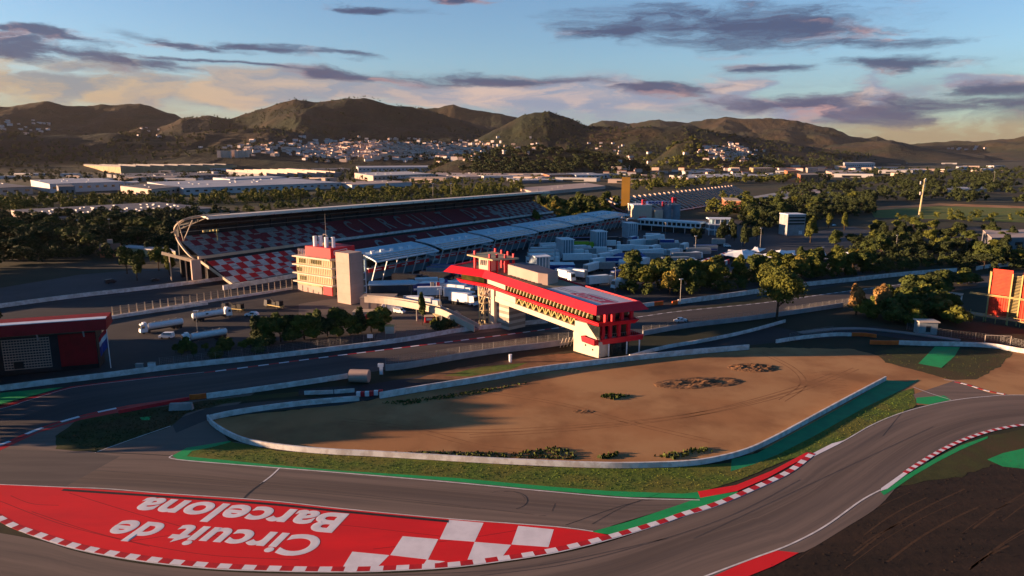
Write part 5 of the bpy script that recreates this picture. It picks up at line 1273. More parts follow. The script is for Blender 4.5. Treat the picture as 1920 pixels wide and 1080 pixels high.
WL=[((22,405),(108,422),(405,401),6,'ware_pink','ware_roof','wide flat warehouse with dark roof full of units, nearest on the left',0,60),
((59,352),(95,362),(235,356),15,'ware_white','ware_roof_light','blue-white factory hall with silo frames at the far left',0,6),
((108,367),(112,372),(143,371),17,'ware_grey','ware_roof','tall grey box building in front of the blue-white factory hall',0,0),
((227,362),(285,370),(338,364),12,'ware_pink','ware_roof','pink-cream factory with window band between the white halls',0,3),
((277,352),(345,366),(640,353),11,'ware_white','ware_roof_light','very long white hall with pale blue roof left of the stand',0,14),
((400,344),(432,348),(538,343),13,'ware_white','ware_roof_light','white hall stacked behind the very long white hall',0,4),
((147,319),(227,325),(445,319),22,'ware_tan','ware_roof','yellow-lit sawtooth factory on the left plain',9,0),
((200,332),(245,339),(425,334),9,'ware_grey','ware_roof','low grey hall in front of the sawtooth factory',0,8),
((-80,352),(0,367),(62,364),12,'ware_pink','ware_roof','brownish low factory cut by the left edge',0,6),
((425,327),(500,335),(645,331),11,'ware_grey','ware_pink','sawtooth hall with bright roof ridges behind the stand',8,0),
((587,312),(590,314),(624,313),20,'ware_white','ware_roof_light','small bright white hall alone on the far plain',0,0),
((668,319),(672,323),(855,321),17,'ware_white','ware_roof_light','long pale hall with rounded end below the hillside town',0,0),
((665,334),(700,341),(810,336),14,'ware_pink','ware_white','stepped white and pink factory left of the long pink roof',0,6),
((765,329),(860,337),(1060,333),7,'ware_pink','ware_pink','very long low hall with pink roof in front of the dark wooded hill',0,10),
((622,350),(660,355),(772,349),8,'ware_white','ware_pink','low white hall beyond the middle of the stand roof',0,4),
((1018,333),(1030,337),(1073,335),11,'ware_brick','ware_roof','brick red hall below the dark wooded hill',0,2),
((1062,331),(1080,336),(1134,335),10,'ware_white','ware_roof_light','white hall right of the brick red hall',0,2),
((950,338),(965,344),(1042,342),6,'ware_grey','ware_white','low grey works yard building with white clutter on its roof',0,30),
((975,358),(1000,367),(1135,354),5,'ware_pink','ware_pink','pale flat roof just behind the end of the main stand',0,5),
((1580,314),(1584,317),(1640,316),26,'ware_white','ware_roof_light','big white cube of a hall on the right far plain',0,0),
((1255,334),(1290,340),(1440,335),8,'ware_pink','ware_white','long pinkish hall above the far tribune',0,12),
((1405,321),(1412,323),(1450,322),14,'ware_tan','ware_pink','bright lit cream block below the hillside houses on the right',0,2),
((1435,331),(1440,334),(1462,333),10,'ware_white','ware_white','small white works building right of the long pinkish hall',0,3),
((1470,327),(1476,330),(1500,329),14,'ware_brick','ware_brick','brick block behind the woods right of centre',0,1),
((1494,338),(1500,342),(1534,341),17,'ware_brick','stripe_brown','brown brick building on stilts at the wood edge',0,0),
((1510,322),(1514,324),(1533,323),16,'ware_pink','ware_roof','pale square block left of the pink low sheds',0,1),
((1548,325),(1560,330),(1620,328),9,'ware_pink','ware_pink','pink low sheds in front of the big white cube',0,6),
((1792,318),(1797,320),(1814,319),14,'ware_white','ware_white','bright white farm hall on the right plain',0,0),
((1838,321),(1842,323),(1862,322),11,'ware_white','ware_white','smaller bright farm hall near the right edge',0,0),
((1768,356),(1775,361),(1862,360),5,'ware_pink','ware_white','low pale building with long roof at the right wood edge',0,2),
((1840,455),(1856,472),(1960,470),9,'ware_grey','ware_pink','dark hall with pale curved roof edge at the right',0,0),
((1352,391),(1358,398),(1388,399),13,'ware_brick','stand_beam','brick pink building beside the far tribune',0,0),
((1300,322),(1310,325),(1340,324),10,'ware_white','ware_roof_light','white hall below the wooded hillside houses',0,1),
((1660,322),(1668,325),(1740,324),9,'ware_grey','ware_roof_light','grey-blue hall right of the big white cube',0,4),
((870,322),(876,324),(960,323),9,'ware_pink','ware_pink','thin pink hall at the foot of the dark wooded hill',0,2),
((545,322),(555,325),(660,322),10,'ware_grey','ware_roof','dark shed behind the bright ridged sawtooth hall',0,3),
((20,302),(24,304),(60,303),14,'ware_tan','ware_roof','lit tan farm building at the far left edge',0,0),
((235,349),(238,352),(262,350),9,'ware_pink','ware_white','small pink shed left of the white halls',0,0),
((1500,364),(1503,372),(1540,370),6,'ware_tan','ware_pink','cream low club building beside the far green lot',0,1),
]
for (A,B,C,h,wm,rmm,lab,saw,sk_) in WL: ware(A,B,C,h,wm,rmm,lab,saw,sk_,win=(h>8 and saw==0))
# smaller halls filling the plain
rgw=random.Random(21); HPR=[]
def hall(wm,rm):
    r=thing('works_hall','','hall'); MB().box(-.5,.5,-.5,.5,0,1).build('wall',wm,r); MB().box(-.504,.504,-.504,.504,1,1.06).build('roof',rm,r); MB().box(-.3,.2,-.506,-.5,.1,.6).build('door','glass_dark',r); return r
HPR=[hall('ware_white','ware_roof_light'),hall('ware_pink','ware_pink'),hall('ware_pink','ware_roof'),hall('ware_white','ware_white')]
for r in HPR: reg(r)
uu=[False]*4; spots=[]
for i in range(400):
    if len(spots)>=85: break
    px=rgw.uniform(-20,1900); py=rgw.choice((rgw.uniform(306,316),rgw.uniform(316,332),rgw.uniform(332,345)))
    if 820<px<1230 and py<326: continue
    if py>334 and (px>1380 or 620<px<760): continue
    if any(abs(px-a)<26 and abs(py-b)<2.2 for a,b in spots): continue
    spots.append((px,py)); k=rgw.randrange(4); q=G(px,py); f=dup if uu[k] else place; uu[k]=True
    side='left' if px<900 else 'right'
    f(HPR[k],q,rgw.uniform(-.5,.3),('white hall with pale blue roof','pinkish hall with pink roof','pinkish hall with dark roof','all white hall')[k]+' on the '+('far left','left','middle','right','far right')[max(0,min(4,int(px/384)))]+' plain, '+('front','middle','back')[0 if py>332 else 1 if py>316 else 2]+' row','works halls scattered over the far plain',(rgw.uniform(30,110),rgw.uniform(20,60),rgw.uniform(6,11)))
# cottage left
hs=thing('cottage','small brick cottage with chimney in the trees behind the yard','house',G(188,483),.3); MB().box(0,11,0,8,0,5).build('wall','ware_brick',hs); rf=MB().hexa([(-.4,-.4,5),(11.4,-.4,5),(11.4,8.4,5),(-.4,8.4,5)],[(-.4,3.9,8.4),(11.4,3.9,8.4),(11.4,4.1,8.4),(-.4,4.1,8.4)]).build('roof','house_roof',hs); MB().box(4,6.6,4,6.5,6,11).build('chimney','peach',rf)
ware((221,471),(228,477),(330,486),4.5,'cream_yellow','ware_white','long cream wall building with white roof strip left of the stand end',0,0,'building',False,name='low_building')
sheet('far_car_park',[(1390,372),(1480,357),(1560,360),(1500,380),(1420,388)],.02,'conc_blue')
sheet('field',[(1630,392),(1760,384),(1930,390),(2000,412),(1930,418),(1800,412),(1640,408)],.02,'grass')
sheet('field_edge',[(1630,390),(1760,381),(1960,388),(1960,392),(1760,386),(1640,394)],.03,'dirt')
sheet('field',[(0,372),(600,352),(980,350),(1000,366),(600,384),(0,398)],.015,'grass_dry')
sheet('service_road',[(1330,446),(1480,440),(1600,425),(1660,440),(1600,470),(1400,478)],.022,'paddock_floor')
sheet('dark_lot',[(1740,432),(1830,425),(1960,436),(1960,455),(1800,452)],.02,'asphalt_park')

# ================================================================ HILLS
RID=[ # distance, half depth, profile in photo pixels
(7200,2600,[(-300,225),(-100,205),(0,197),(50,192),(80,191),(120,199),(160,200),(200,198),(265,197),(300,208),(330,219),(400,245),(480,275),(560,300)]),
(6000,2000,[(250,290),(300,240),(340,219),(390,213),(430,217),(480,204),(520,192),(550,184),(600,193),(640,189),(680,178),(700,181),(730,190),(780,197),(850,222),(900,235),(970,258),(1040,285)]),
(8800,1900,[(700,290),(760,212),(790,197),(820,199),(850,193),(875,202),(900,203),(930,207),(970,215),(1020,235),(1100,262),(1180,290)]),
(4700,1300,[(840,300),(880,268),(930,243),(980,214),(1000,211),(1030,211),(1060,222),(1100,236),(1150,243),(1200,240),(1250,242),(1290,238),(1350,250),(1420,262),(1500,277),(1600,300)]),
(10500,2600,[(1000,280),(1080,240),(1130,228),(1160,227),(1180,231),(1230,226),(1290,228),(1320,223),(1360,220),(1400,224),(1440,221),(1480,224),(1530,231),(1560,240),(1590,252),(1620,258),(1645,256),(1670,265),(1700,270),(1750,280),(1850,292)]),
(7800,1500,[(1500,292),(1560,272),(1620,266),(1670,262),(1720,274),(1800,288),(1860,300)]),
(12500,2600,[(1640,288),(1700,271),(1740,266),(1790,264),(1830,266),(1860,262),(1890,260),(1920,254),(2000,247),(2100,250),(2300,240)]),
(2500,420,[(780,332),(820,312),(860,297),(900,289),(960,281),(1000,279),(1040,281),(1100,290),(1150,297),(1190,309),(1230,326),(1250,334)]),
(4300,1300,[(-300,262),(-60,252),(0,250),(100,256),(200,252),(300,257),(360,250),(420,246),(500,240),(560,248),(620,262),(700,270),(760,275),(840,280)]),
(3900,800,[(360,290),(440,282),(520,276),(600,272),(700,268),(800,270),(900,275),(960,285),(1000,300)]),
(3300,500,[(1200,315),(1240,290),(1270,268),(1300,260),(1330,272),(1370,284),(1420,296),(1470,315)]),
(5600,1200,[(1350,300),(1400,268),(1450,262),(1500,270),(1560,280),(1620,288),(1700,300)]),
]
def prof_fn(d,pr):
    ta=[];hh=[]
    for px,py in pr:
        r=ray(px,py); ta.append(math.atan2(r[0],r[1])); hh.append(H+d*r[2]/math.hypot(r[0],r[1]))
    return np.array(ta),np.array(hh)
RF=[(d,w_,*prof_fn(d,p)) for d,w_,p in RID]
def vnoise(x,y,seed):
    xi=np.floor(x).astype(np.int64); yi=np.floor(y).astype(np.int64); fx=x-xi; fy=y-yi; fx=fx*fx*(3-2*fx); fy=fy*fy*(3-2*fy)
    def h(a,b):
        n=(a*374761393+b*668265263+seed*982451653)&0xffffffff; n=((n^(n>>13))*1274126177)&0xffffffff; return ((n^(n>>16))&0xffff)/65535.
    return (h(xi,yi)*(1-fx)+h(xi+1,yi)*fx)*(1-fy)+(h(xi,yi+1)*(1-fx)+h(xi+1,yi+1)*fx)*fy
def fbm(x,y,o=5,seed=1,ridge=False):
    s=0;a=.5;t=0
    for i in range(o):
        n=vnoise(x*2**i,y*2**i,seed+i)
        if ridge: n=1-abs(2*n-1)
        s=s+a*n;t+=a;a*=.5
    return s/t
def terr(x,y):
    x=np.asarray(x,float);y=np.asarray(y,float); az=np.arctan2(x,y); r=np.hypot(x,y); z=np.zeros_like(x)
    rn=fbm(x/1050.,y/1900.,6,3,True); rw=r*(1+.06*(fbm(x/700.,y/700.,3,9)-.5))
    for d,w_,ta,hh in RF:
        h=np.interp(az,ta,hh,left=-50,right=-50); q=np.abs(rw-d)/w_; sh=np.clip(1-q,0,1); sh=sh*sh*(3-2*sh)*.55+sh*.45
        crest=np.clip(1-q*3,0,1)
        f=h*1.065*sh*(1-(1-crest*.8)*.85*(1-rn)); z=np.maximum(z,f)
    z=z+np.where(z>8,(fbm(x/160.,y/160.,4,5,True)-.6)*np.minimum(z*.12,26),0)
    return np.maximum(z,-2.)
na,nr=760,300
az=np.linspace(-.78,.80,na); rr=np.concatenate([np.linspace(1950,5200,150),np.linspace(5230,16500,nr-150)])
AZ,RR=np.meshgrid(az,rr); XX=RR*np.sin(AZ); YY=RR*np.cos(AZ); ZZ=terr(XX,YY)-1.5
ZZ[0,:]=-3
me=bpy.data.meshes.new('hills'); vs=np.stack([XX,YY,ZZ],-1).reshape(-1,3)
i=np.arange(nr-1)[:,None]*na+np.arange(na-1)[None]; F4=np.stack([i,i+1,i+na+1,i+na],-1).reshape(-1,4)
zz=vs[F4][:,:,2].max(1); F4=F4[zz>-1.4]
me.vertices.add(len(vs)); me.vertices.foreach_set('co',vs.ravel()); me.loops.add(F4.size); me.loops.foreach_set('vertex_index',F4.ravel().astype(np.int32))
me.polygons.add(len(F4)); me.polygons.foreach_set('loop_start',np.arange(0,F4.size,4,dtype=np.int32)); me.polygons.foreach_set('loop_total',np.full(len(F4),4,dtype=np.int32))
me.update(); me.validate(); 
pm('hill_cover',(.018,.025,.009),(.007,.011,.005),.006,.95,.9,.02,c3=(.040,.026,.012),s3=.0016,bdist=25.,det=8)
me.materials.append(M['hill_cover']); me.polygons.foreach_set('use_smooth',[True]*len(me.polygons))
o=bpy.data.objects.new('hills',me); COL.objects.link(o); o['kind']='structure'
def march(px,py,r0=1900,r1=12000,st=25):
    d=ray(px,py); k=math.hypot(d[0],d[1]); r=np.arange(r0,r1,st); x=d[0]/k*r; y=d[1]/k*r; z=H+d[2]/k*r; t=terr(x,y)-1.5; t=np.maximum(t,0)
    w_=np.where(z<=t)[0]
    return None if len(w_)==0 else (x[w_[0]],y[w_[0]],t[w_[0]])
# houses on the slopes
def house(wm,rm,L,W,h,roof=True):
    r=thing('house','','house'); MB().box(-L/2,L/2,-W/2,W/2,-4,h).build('wall',wm,r)
    if roof: MB().hexa([(-L/2-.4,-W/2-.4,h),(L/2+.4,-W/2-.4,h),(L/2+.4,W/2+.4,h),(-L/2-.4,W/2+.4,h)],[(-L/2+1,-.1,h+2.6),(L/2-1,-.1,h+2.6),(L/2-1,.1,h+2.6),(-L/2+1,.1,h+2.6)]).build('roof',rm,r)
    else: MB().box(-L/2-.3,L/2+.3,-W/2-.3,W/2+.3,h,h+.5).build('roof','ware_pink',r)
    return r
HP=[house('house_wall','house_roof',22,13,8),house('house_pale','house_roof',28,14,10),house('house_wall','house_roof',34,14,13,False),house('house_pale','house_roof',18,12,7)]
used=[False]*4
for r in HP: reg(r)
EXT={'houses of the hillside town':(560,930),'scattered houses left of the town':(470,640),'houses on the right knoll':(1320,1410),'houses on the far left slope':(0,92)}
def hh_(px,py,k,label,group,rz=None,s=1.):
    p=march(px,py)
    if p is None: q=G(px,max(py,300)); p=(q.x,q.y,0)
    fn=dup if used[k] else place; used[k]=True
    hp=('gabled','wide gabled','long flat roofed','little gabled')[k]; fr=EXT.get(group)
    if fr: f=(px-fr[0])/(fr[1]-fr[0]); label=hp+' '+label+', toward its '+('left end','left middle','right middle','right end')[max(0,min(3,int(f*4)))]
    elif len((hp+' '+label).split())<=16: label=hp+' '+label
    return fn(HP[k],p,rz if rz is not None else random.uniform(-.6,.6),label,group,(s,s,s))
for i in range(215):
    px=random.gauss(735,95); py=random.gauss(285,9)-(px-735)*.03
    if not(560<px<930 and 262<py<306): continue
    hh_(px,py,random.choice((0,1,2,3,1)),'pale house of the dense hillside town','houses of the hillside town',s=random.uniform(.7,1.25))
for i in range(22): hh_(random.uniform(470,640),random.uniform(264,294),random.choice((0,1,3)),'white house left of the hillside town','scattered houses left of the town',s=random.uniform(.9,1.3))
for i in range(34): hh_(random.gauss(1365,22),random.gauss(288,9),random.choice((0,1,3)),'white house on the right hand knoll','houses on the right knoll',s=random.uniform(.8,1.2))
for i in range(22): hh_(random.uniform(0,92),random.gauss(239,6),random.choice((0,1,3)),'pale house on the far left slope','houses on the far left slope',s=random.uniform(.8,1.3))
for i in range(16): hh_(random.uniform(1150,1340),random.uniform(285,306),random.choice((0,1,3)),'pale house in the valley right of the dark wooded hill','houses in the valley right of the dark hill',s=random.uniform(.8,1.1))
for i in range(9): hh_(412+i*6.5,296,2,'pale tower-like apartment block in the row above the sawtooth factory','apartment row above the sawtooth factory',0.,.95).scale=(.5,.8,2.3)
for i in range(20): hh_(random.uniform(1130,1420),random.uniform(318,330),random.choice((0,1,2)),'low works house on the plain above the far tribune','works houses on the right plain',s=random.uniform(.8,1.2))
for i in range(14): hh_(random.uniform(1430,1640),random.uniform(314,324),random.choice((0,1,2)),'pink lit house on the plain before the big white hall','houses before the big white hall',s=random.uniform(.9,1.3))
for i in range(14): hh_(random.uniform(1100,1200)+random.uniform(-10,10) if i<7 else random.uniform(250,300),random.uniform(270,280) if i<7 else random.uniform(240,262),3,['pale house on the lit hill shoulder','lonely pale house on the brown slope at left'][0 if i<7 else 1],['houses on the lit hill shoulder','lonely houses on the brown slope'][0 if i<7 else 1],s=1.)
for i in range(9): hh_(random.uniform(1775,1850),random.uniform(276,284),1,'bright building on the farthest hills at right','bright buildings on the farthest right hills',s=1.5)

# ================================================================ TREES
def crown_arrays(R,Hc,zc,nl,nq,ls,seed,flat=1.,pw=2.,cone=0):
    rg=np.random.default_rng(seed); C=[];S=[]
    for k in range(nl):
        a=rg.uniform(0,2*math.pi); t=math.sqrt(rg.uniform(0,1)); zz=rg.uniform(-1,1)
        rad=R*.68*t*math.sqrt(max(.15,1-zz*zz*.7))*(1-cone*(zz+1)/2)
        C.append((rad*math.cos(a),rad*math.sin(a),zc+zz*Hc*.33)); S.append((R*rg.uniform(.28,.5)*(1-cone*.5*(zz+1)/2),Hc*rg.uniform(.18,.30)*flat))
    C=np.array(C);S=np.array(S); li=rg.integers(0,nl,nq); d=rg.normal(size=(nq,3)); d/=np.linalg.norm(d,axis=1)[:,None]; d[:,2]=np.where(d[:,2]<-.35,-d[:,2],d[:,2])
    rad=rg.uniform(.72,1.08,nq); P=C[li]+d*np.stack([S[li,0],S[li,0],S[li,1]],1)*rad[:,None]
    n=d+rg.normal(size=(nq,3))*.55; n/=np.linalg.norm(n,axis=1)[:,None]
    a=np.cross(n,rg.normal(size=(nq,3))); a/=np.linalg.norm(a,axis=1)[:,None]; b=np.cross(n,a)
    sz_=ls*rg.uniform(.6,1.35,nq)[:,None]
    return np.stack([P-a*sz_-b*sz_*.6,P+a*sz_-b*sz_*.6,P+a*sz_+b*sz_*.6,P-a*sz_+b*sz_*.6],1)
def mesh_quads(name,Q,mat):
    me=bpy.data.meshes.new(name); n=len(Q); me.vertices.add(n*4); me.vertices.foreach_set('co',Q.reshape(-1)); me.loops.add(n*4); me.loops.foreach_set('vertex_index',np.arange(n*4,dtype=np.int32))
    me.polygons.add(n); me.polygons.foreach_set('loop_start',np.arange(0,n*4,4,dtype=np.int32)); me.polygons.foreach_set('loop_total',np.full(n,4,dtype=np.int32)); me.update(); me.materials.append(M[mat]); return me
def tree(name,cat,h,R,mat,seed,tr=.28,nl=16,nq=2600,ls=.34,flat=1.,bare=.28,cone=0):
    r=thing(name,'',cat); rg=random.Random(seed)
    t=MB(); t.tube((0,0,-.3),(rg.uniform(-.3,.3),rg.uniform(-.3,.3),h*.62),tr,7,tr*.45)
    for k in range(6):
        a=rg.uniform(0,6.28); z0=h*rg.uniform(bare*.8,.55); t.tube((0,0,z0),(math.cos(a)*R*.6,math.sin(a)*R*.6,z0+h*rg.uniform(.14,.3)),tr*.4,5,tr*.12)
    t.build('trunk','bark',r)
    Hc=h*(1-bare); Q=crown_arrays(R,Hc,h*bare+Hc*.52,nl,nq,ls,seed,flat,cone=cone); me=mesh_quads('crown',Q,mat); o=bpy.data.objects.new('crown',me); COL.objects.link(o); o.parent=r; return r
TP={'olive':[tree('broadleaf_tree','tree',10,4.0,'leaf_olive',11),tree('broadleaf_tree','tree',9,3.6,'leaf_olive',12,nl=11),tree('broadleaf_tree','tree',11,3.4,'leaf_green',13,nl=13)],
 'pine':[tree('umbrella_pine','pine tree',10,5.2,'leaf_dark',21,nl=15,flat=.8,bare=.5),tree('umbrella_pine','pine tree',11,4.6,'leaf_green',22,nl=12,flat=.8,bare=.45)],
 'dark':[tree('evergreen_tree','tree',10,4.2,'leaf_dark',31,bare=.12),tree('evergreen_tree','tree',12,3.4,'leaf_dark',32,bare=.1,cone=.6)],
 'gold':[tree('golden_tree','tree',9,3.4,'leaf_gold',41,bare=.2),tree('broadleaf_tree','tree',10,3.0,'leaf_olive',42,cone=.5,bare=.15)],
 'bush':[tree('bush','bush',5,3.2,'leaf_green',51,bare=.02,tr=.12,nq=1800),tree('bush','bush',4.5,2.8,'leaf_olive',52,bare=.02,tr=.12,nq=1800,nl=10),tree('bush','bush',5,3.,'leaf_dark',53,bare=.02,tr=.12,nq=1800)],
 'rust':[tree('rust_tree','tree',7,2.2,'leaf_rust',61,bare=.1,cone=.3)]}
first={}
for k in TP:
    for i,r in enumerate(TP[k]): reg(r); first[(k,i)]=True
def put(kind,loc,h,label,group=None,rg=random,i=None,wide=1.):
    i=rg.randrange(len(TP[kind])) if i is None else i; p=TP[kind][i]; base={'olive':10,'pine':10.5,'dark':11,'gold':9.5,'bush':5,'rust':7}[kind]; s=h/base
    f=first[(kind,i)]; first[(kind,i)]=False
    return (place if f else dup)(p,loc,rg.uniform(0,6.28),label,group,(s*wide*rg.uniform(.9,1.15),s*wide*rg.uniform(.9,1.15),s))
def inpoly(x,y,P):
    c=False;j=len(P)-1
    for i in range(len(P)):
        if (P[i][1]>y)!=(P[j][1]>y) and x<(P[j][0]-P[i][0])*(y-P[i][1])/(P[j][1]-P[i][1])+P[i][0]: c=not c
        j=i
    return c
def scatter(poly,n,seed,mind=0.):
    rg=random.Random(seed); xs=[p[0] for p in poly]; ys=[p[1] for p in poly]; out=[];tries=0
    # sample uniformly in ground area
    P=[G(*p) for p in poly]; gx=[p.x for p in P]; gy=[p.y for p in P]; PP=[(p.x,p.y) for p in P]
    while len(out)<n and tries<n*400:
        tries+=1; x,y=rg.uniform(min(gx),max(gx)),rg.uniform(min(gy),max(gy))
        if not inpoly(x,y,PP): continue
        if mind and any((x-a)**2+(y-b)**2<mind*mind for a,b in out): continue
        out.append((x,y))
    return out
DESC={'olive':['broad yellow green tree','loose yellow green tree','narrow mid green tree'],'pine':['dark flat crowned pine','green flat crowned pine'],'dark':['dark round evergreen','dark pointed evergreen'],'gold':['golden round tree','yellow green pointed tree'],'bush':['mid green bush','yellow green bush','dark bush']}
def poly_x(x,y):
    y0=y*CC+H*SS; return 960+F*x/y0
def belt(kinds,poly,n,seed,h0,h1,label,group,mind=3.,wide=1.):
    rg=random.Random(seed)
    for (x,y) in scatter(poly,n,seed,mind):
        k=rg.choice(kinds); i=rg.randrange(len(TP[k])); h=rg.uniform(h0,h1); t=(h-h0)/(h1-h0); w3=poly_x(x,y); xs=[p[0] for p in poly]; f=(w3-min(xs))/(max(xs)-min(xs))
        sz_=('short','middling','tall')[min(2,int(t*3))]; side=('left end','left half','right half','right end')[max(0,min(3,int(f*4)))]
        put(k,(x,y,0),h,sz_+' '+DESC[k][i]+' at the '+side+' of '+label,group,rg,i=i,wide=wide)
TREES=[
(('olive','olive','gold'),[(1000,432),(1060,424),(1120,408),(1165,400),(1165,386),(1080,388),(990,398)],40,1,15,19,'the wood by the gold pylon','trees behind the far end of the main stand',7,1.),
(('pine','dark','pine'),[(-40,520),(0,490),(180,478),(330,462),(330,430),(250,428),(0,432),(-60,440)],52,2,12,17,'the shaded wood left of stand','pines left of the main stand',6,1.25),
(('olive','gold','gold'),[(228,520),(250,500),(330,505),(325,522),(280,532)],6,3,11,15,'the group by the left yard','golden trees left of the main stand',5,1.),
(('olive','olive','gold'),[(1160,548),(1280,556),(1420,536),(1500,525),(1640,510),(1640,498),(1500,508),(1400,515),(1300,528),(1180,526)],50,4,10,14.5,'the row between paddock and straight','trees between paddock and straight',4.5,1.1),
(('bush','bush','olive'),[(1600,600),(1640,575),(1700,548),(1780,530),(1820,532),(1760,555),(1800,590),(1830,612),(1720,612),(1640,608)],38,5,6,9,'the thicket beside the right straight','bushes on the right beside the straight',3.,1.3),
(('pine','dark','olive'),[(1560,470),(1620,440),(1700,425),(1860,440),(1920,470),(1960,500),(1850,506),(1740,498),(1640,492)],44,6,9,13,'the wood beyond the right straight','pines beyond the straight on the right',6,1.25),
(('dark','olive','pine'),[(1390,430),(1480,425),(1560,405),(1640,400),(1640,376),(1500,384),(1400,392)],32,7,12,17,'the wood behind the paddock yard','wood behind the paddock yard',8,1.1),
(('dark',),[(1350,462),(1410,466),(1440,455),(1400,440),(1360,442)],7,8,10,15,'the clump by the terrace building','dark trees right of the terrace building',5,1.),
(('bush','olive'),[(310,672),(400,676),(470,668),(560,655),(520,648),(420,652),(330,660)],14,9,2.5,4.5,'the shrubs by the car park','shrubs by the car park',3.,1.2),
(('gold','bush'),[(800,625),(860,622),(850,612),(800,612)],7,10,3,5.5,'the planting beside the open shed','shrubs beside the open shed',2.,1.),
]
for a in TREES: belt(*a)
# clipped hedge row
rg=random.Random(5)
hP=[G(478,648),G(560,640),G(640,632),G(714,624)]
for k in range(12):
    t=k/11*3; i=min(2,int(t)); p=hP[i].lerp(hP[i+1],t-i); put('olive' if k%3 else 'dark',(p.x,p.y+2,0),rg.uniform(8.,9.8),('first','second','third','fourth','fifth','sixth','seventh','eighth','ninth','tenth','eleventh','last')[k]+' round tree from the left in the thick hedge row above the straight','hedge row trees',rg,wide=1.25)
    put('bush',(p.x+rg.uniform(-1,1),p.y+1,0),5,'bush filling the foot of the thick hedge row','hedge foot bushes',rg,wide=1.2) if k%2 else None
bt=tree('lone_tree','tree',21,10.2,'leaf_olive',77,tr=.55,nl=24,nq=9000,ls=.36,bare=.3); place(bt,G(1456,600),0,'big lone round tree standing on the near side of the straight')
rg=random.Random(8)
put('rust',G(1605,590),12,'rust coloured tree left of the pair by the dark bushes',None,rg); put('rust',G(1650,585),11,'rust coloured tree right of the pair by the dark bushes',None,rg)
put('gold',G(1519,455),17,'tall yellow green tree leaning on the grey slatted block',None,rg,i=1); put('gold',G(1553,428),12,'slim golden tree by the service road',None,rg,i=1)
put('gold',G(1583,432),14,'pale green conical tree at the edge of the dark pines',None,rg,i=1)
put('olive',G(792,610),11,'tall thin yellow plant clump left of the open shed',None,rg,i=2,wide=.45)
put('dark',G(1306,455),13,'dark tree in front of the terrace building',None,rg,i=0)
for i,(px,py) in enumerate([(1000,384),(1390,352)]): pass
# trees out of frame on the left throwing the long shade
for (x,y,h) in [(-142,147,14),(-145,151,17),(-149,156,20),(-148,160,21),(-152,163,20),(-160,168,21),(-156,175,21),(-164,181,20),(-160,188,19),(-170,194,19),(-178,200,18),(-182,206,18),(-175,214,18),(-185,222,17),(-190,230,16),(-165,174,20),(-172,186,20),(-166,162,18),(-200,212,18),(-205,224,18)]:
    put('dark',(x,y,0),h,'tall tree of the dense row beyond the left turn, outside the picture','trees beyond the left turn',rg,i=0,wide=1.2)
for (x,y,h) in [(-262,300,17),(-270,308,18),(-278,317,18),(-286,327,19),(-294,338,20),(-302,350,20),(-268,296,15),(-280,322,19),(-292,333,19),(-300,344,20),(-310,358,21),(-318,368,21),(-326,380,21),(-256,290,14),(-296,356,21),(-306,366,22)]:
    put('dark',(x-8,y,0),h,'tall tree of the dense row beyond the yard, outside the picture','trees beyond the left yard',rg,i=0,wide=1.25)
# far woods as one mass each
def wood(name,label,polys,mat,seed,nq=260,ls=1.0):
    Q=[]; rg=np.random.default_rng(seed)
    prot=[crown_arrays(1.,1.9,1.0,7,nq,.11*ls,seed*10+k,1.) for k in range(4)]
    for poly,n,h0,h1 in polys:
        for (x,y) in scatter(poly,n,seed+n,0):
            h=rg.uniform(h0,h1); p=prot[rg.integers(4)].copy(); a=rg.uniform(0,6.28); c_,s_=math.cos(a),math.sin(a)
            R2=np.array([[c_,-s_,0],[s_,c_,0],[0,0,1]]); p=p@R2.T; p*=np.array([h*.5*rg.uniform(.9,1.5),h*.5*rg.uniform(.9,1.5),h*.52]); p+=np.array([x,y,0]); Q.append(p)
    Q=np.concatenate(Q); me=mesh_quads(name,Q,mat); o=bpy.data.objects.new(name,me); COL.objects.link(o); return tag(o,label,'woodland',None,'stuff')
wood('far_wood','mass of mid green trees across the plain behind the main stand',[([(-40,408),(0,398),(330,384),(640,378),(980,362),(980,350),(640,362),(330,372),(0,376),(-60,385)],330,9,14),([(640,352),(980,345),(1000,336),(860,340),(700,346)],60,8,12)],'leaf_olive',3)
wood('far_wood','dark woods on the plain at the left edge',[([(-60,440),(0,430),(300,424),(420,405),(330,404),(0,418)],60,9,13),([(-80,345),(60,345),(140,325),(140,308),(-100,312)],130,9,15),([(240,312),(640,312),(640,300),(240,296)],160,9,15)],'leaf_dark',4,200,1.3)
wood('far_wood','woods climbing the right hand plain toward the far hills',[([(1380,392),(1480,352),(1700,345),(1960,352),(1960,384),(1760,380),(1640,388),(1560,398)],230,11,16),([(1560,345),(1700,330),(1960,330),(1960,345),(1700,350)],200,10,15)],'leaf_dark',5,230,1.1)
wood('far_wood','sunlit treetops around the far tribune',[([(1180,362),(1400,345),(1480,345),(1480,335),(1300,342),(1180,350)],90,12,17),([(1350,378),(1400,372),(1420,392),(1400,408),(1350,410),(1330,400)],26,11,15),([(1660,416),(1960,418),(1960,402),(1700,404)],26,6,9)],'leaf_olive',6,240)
wood('far_wood','loose sunlit trees on the plain before the long pink roof',[([(780,345),(1000,345),(1180,335),(1180,328),(960,334),(780,338)],70,9,13)],'leaf_olive',7,200)
wood('undergrowth','low dark undergrowth filling the shaded wood left of the main stand',[([(-60,528),(0,500),(180,490),(330,474),(330,425),(250,422),(0,428),(-60,436)],420,6,10)],'leaf_dark',11,240)
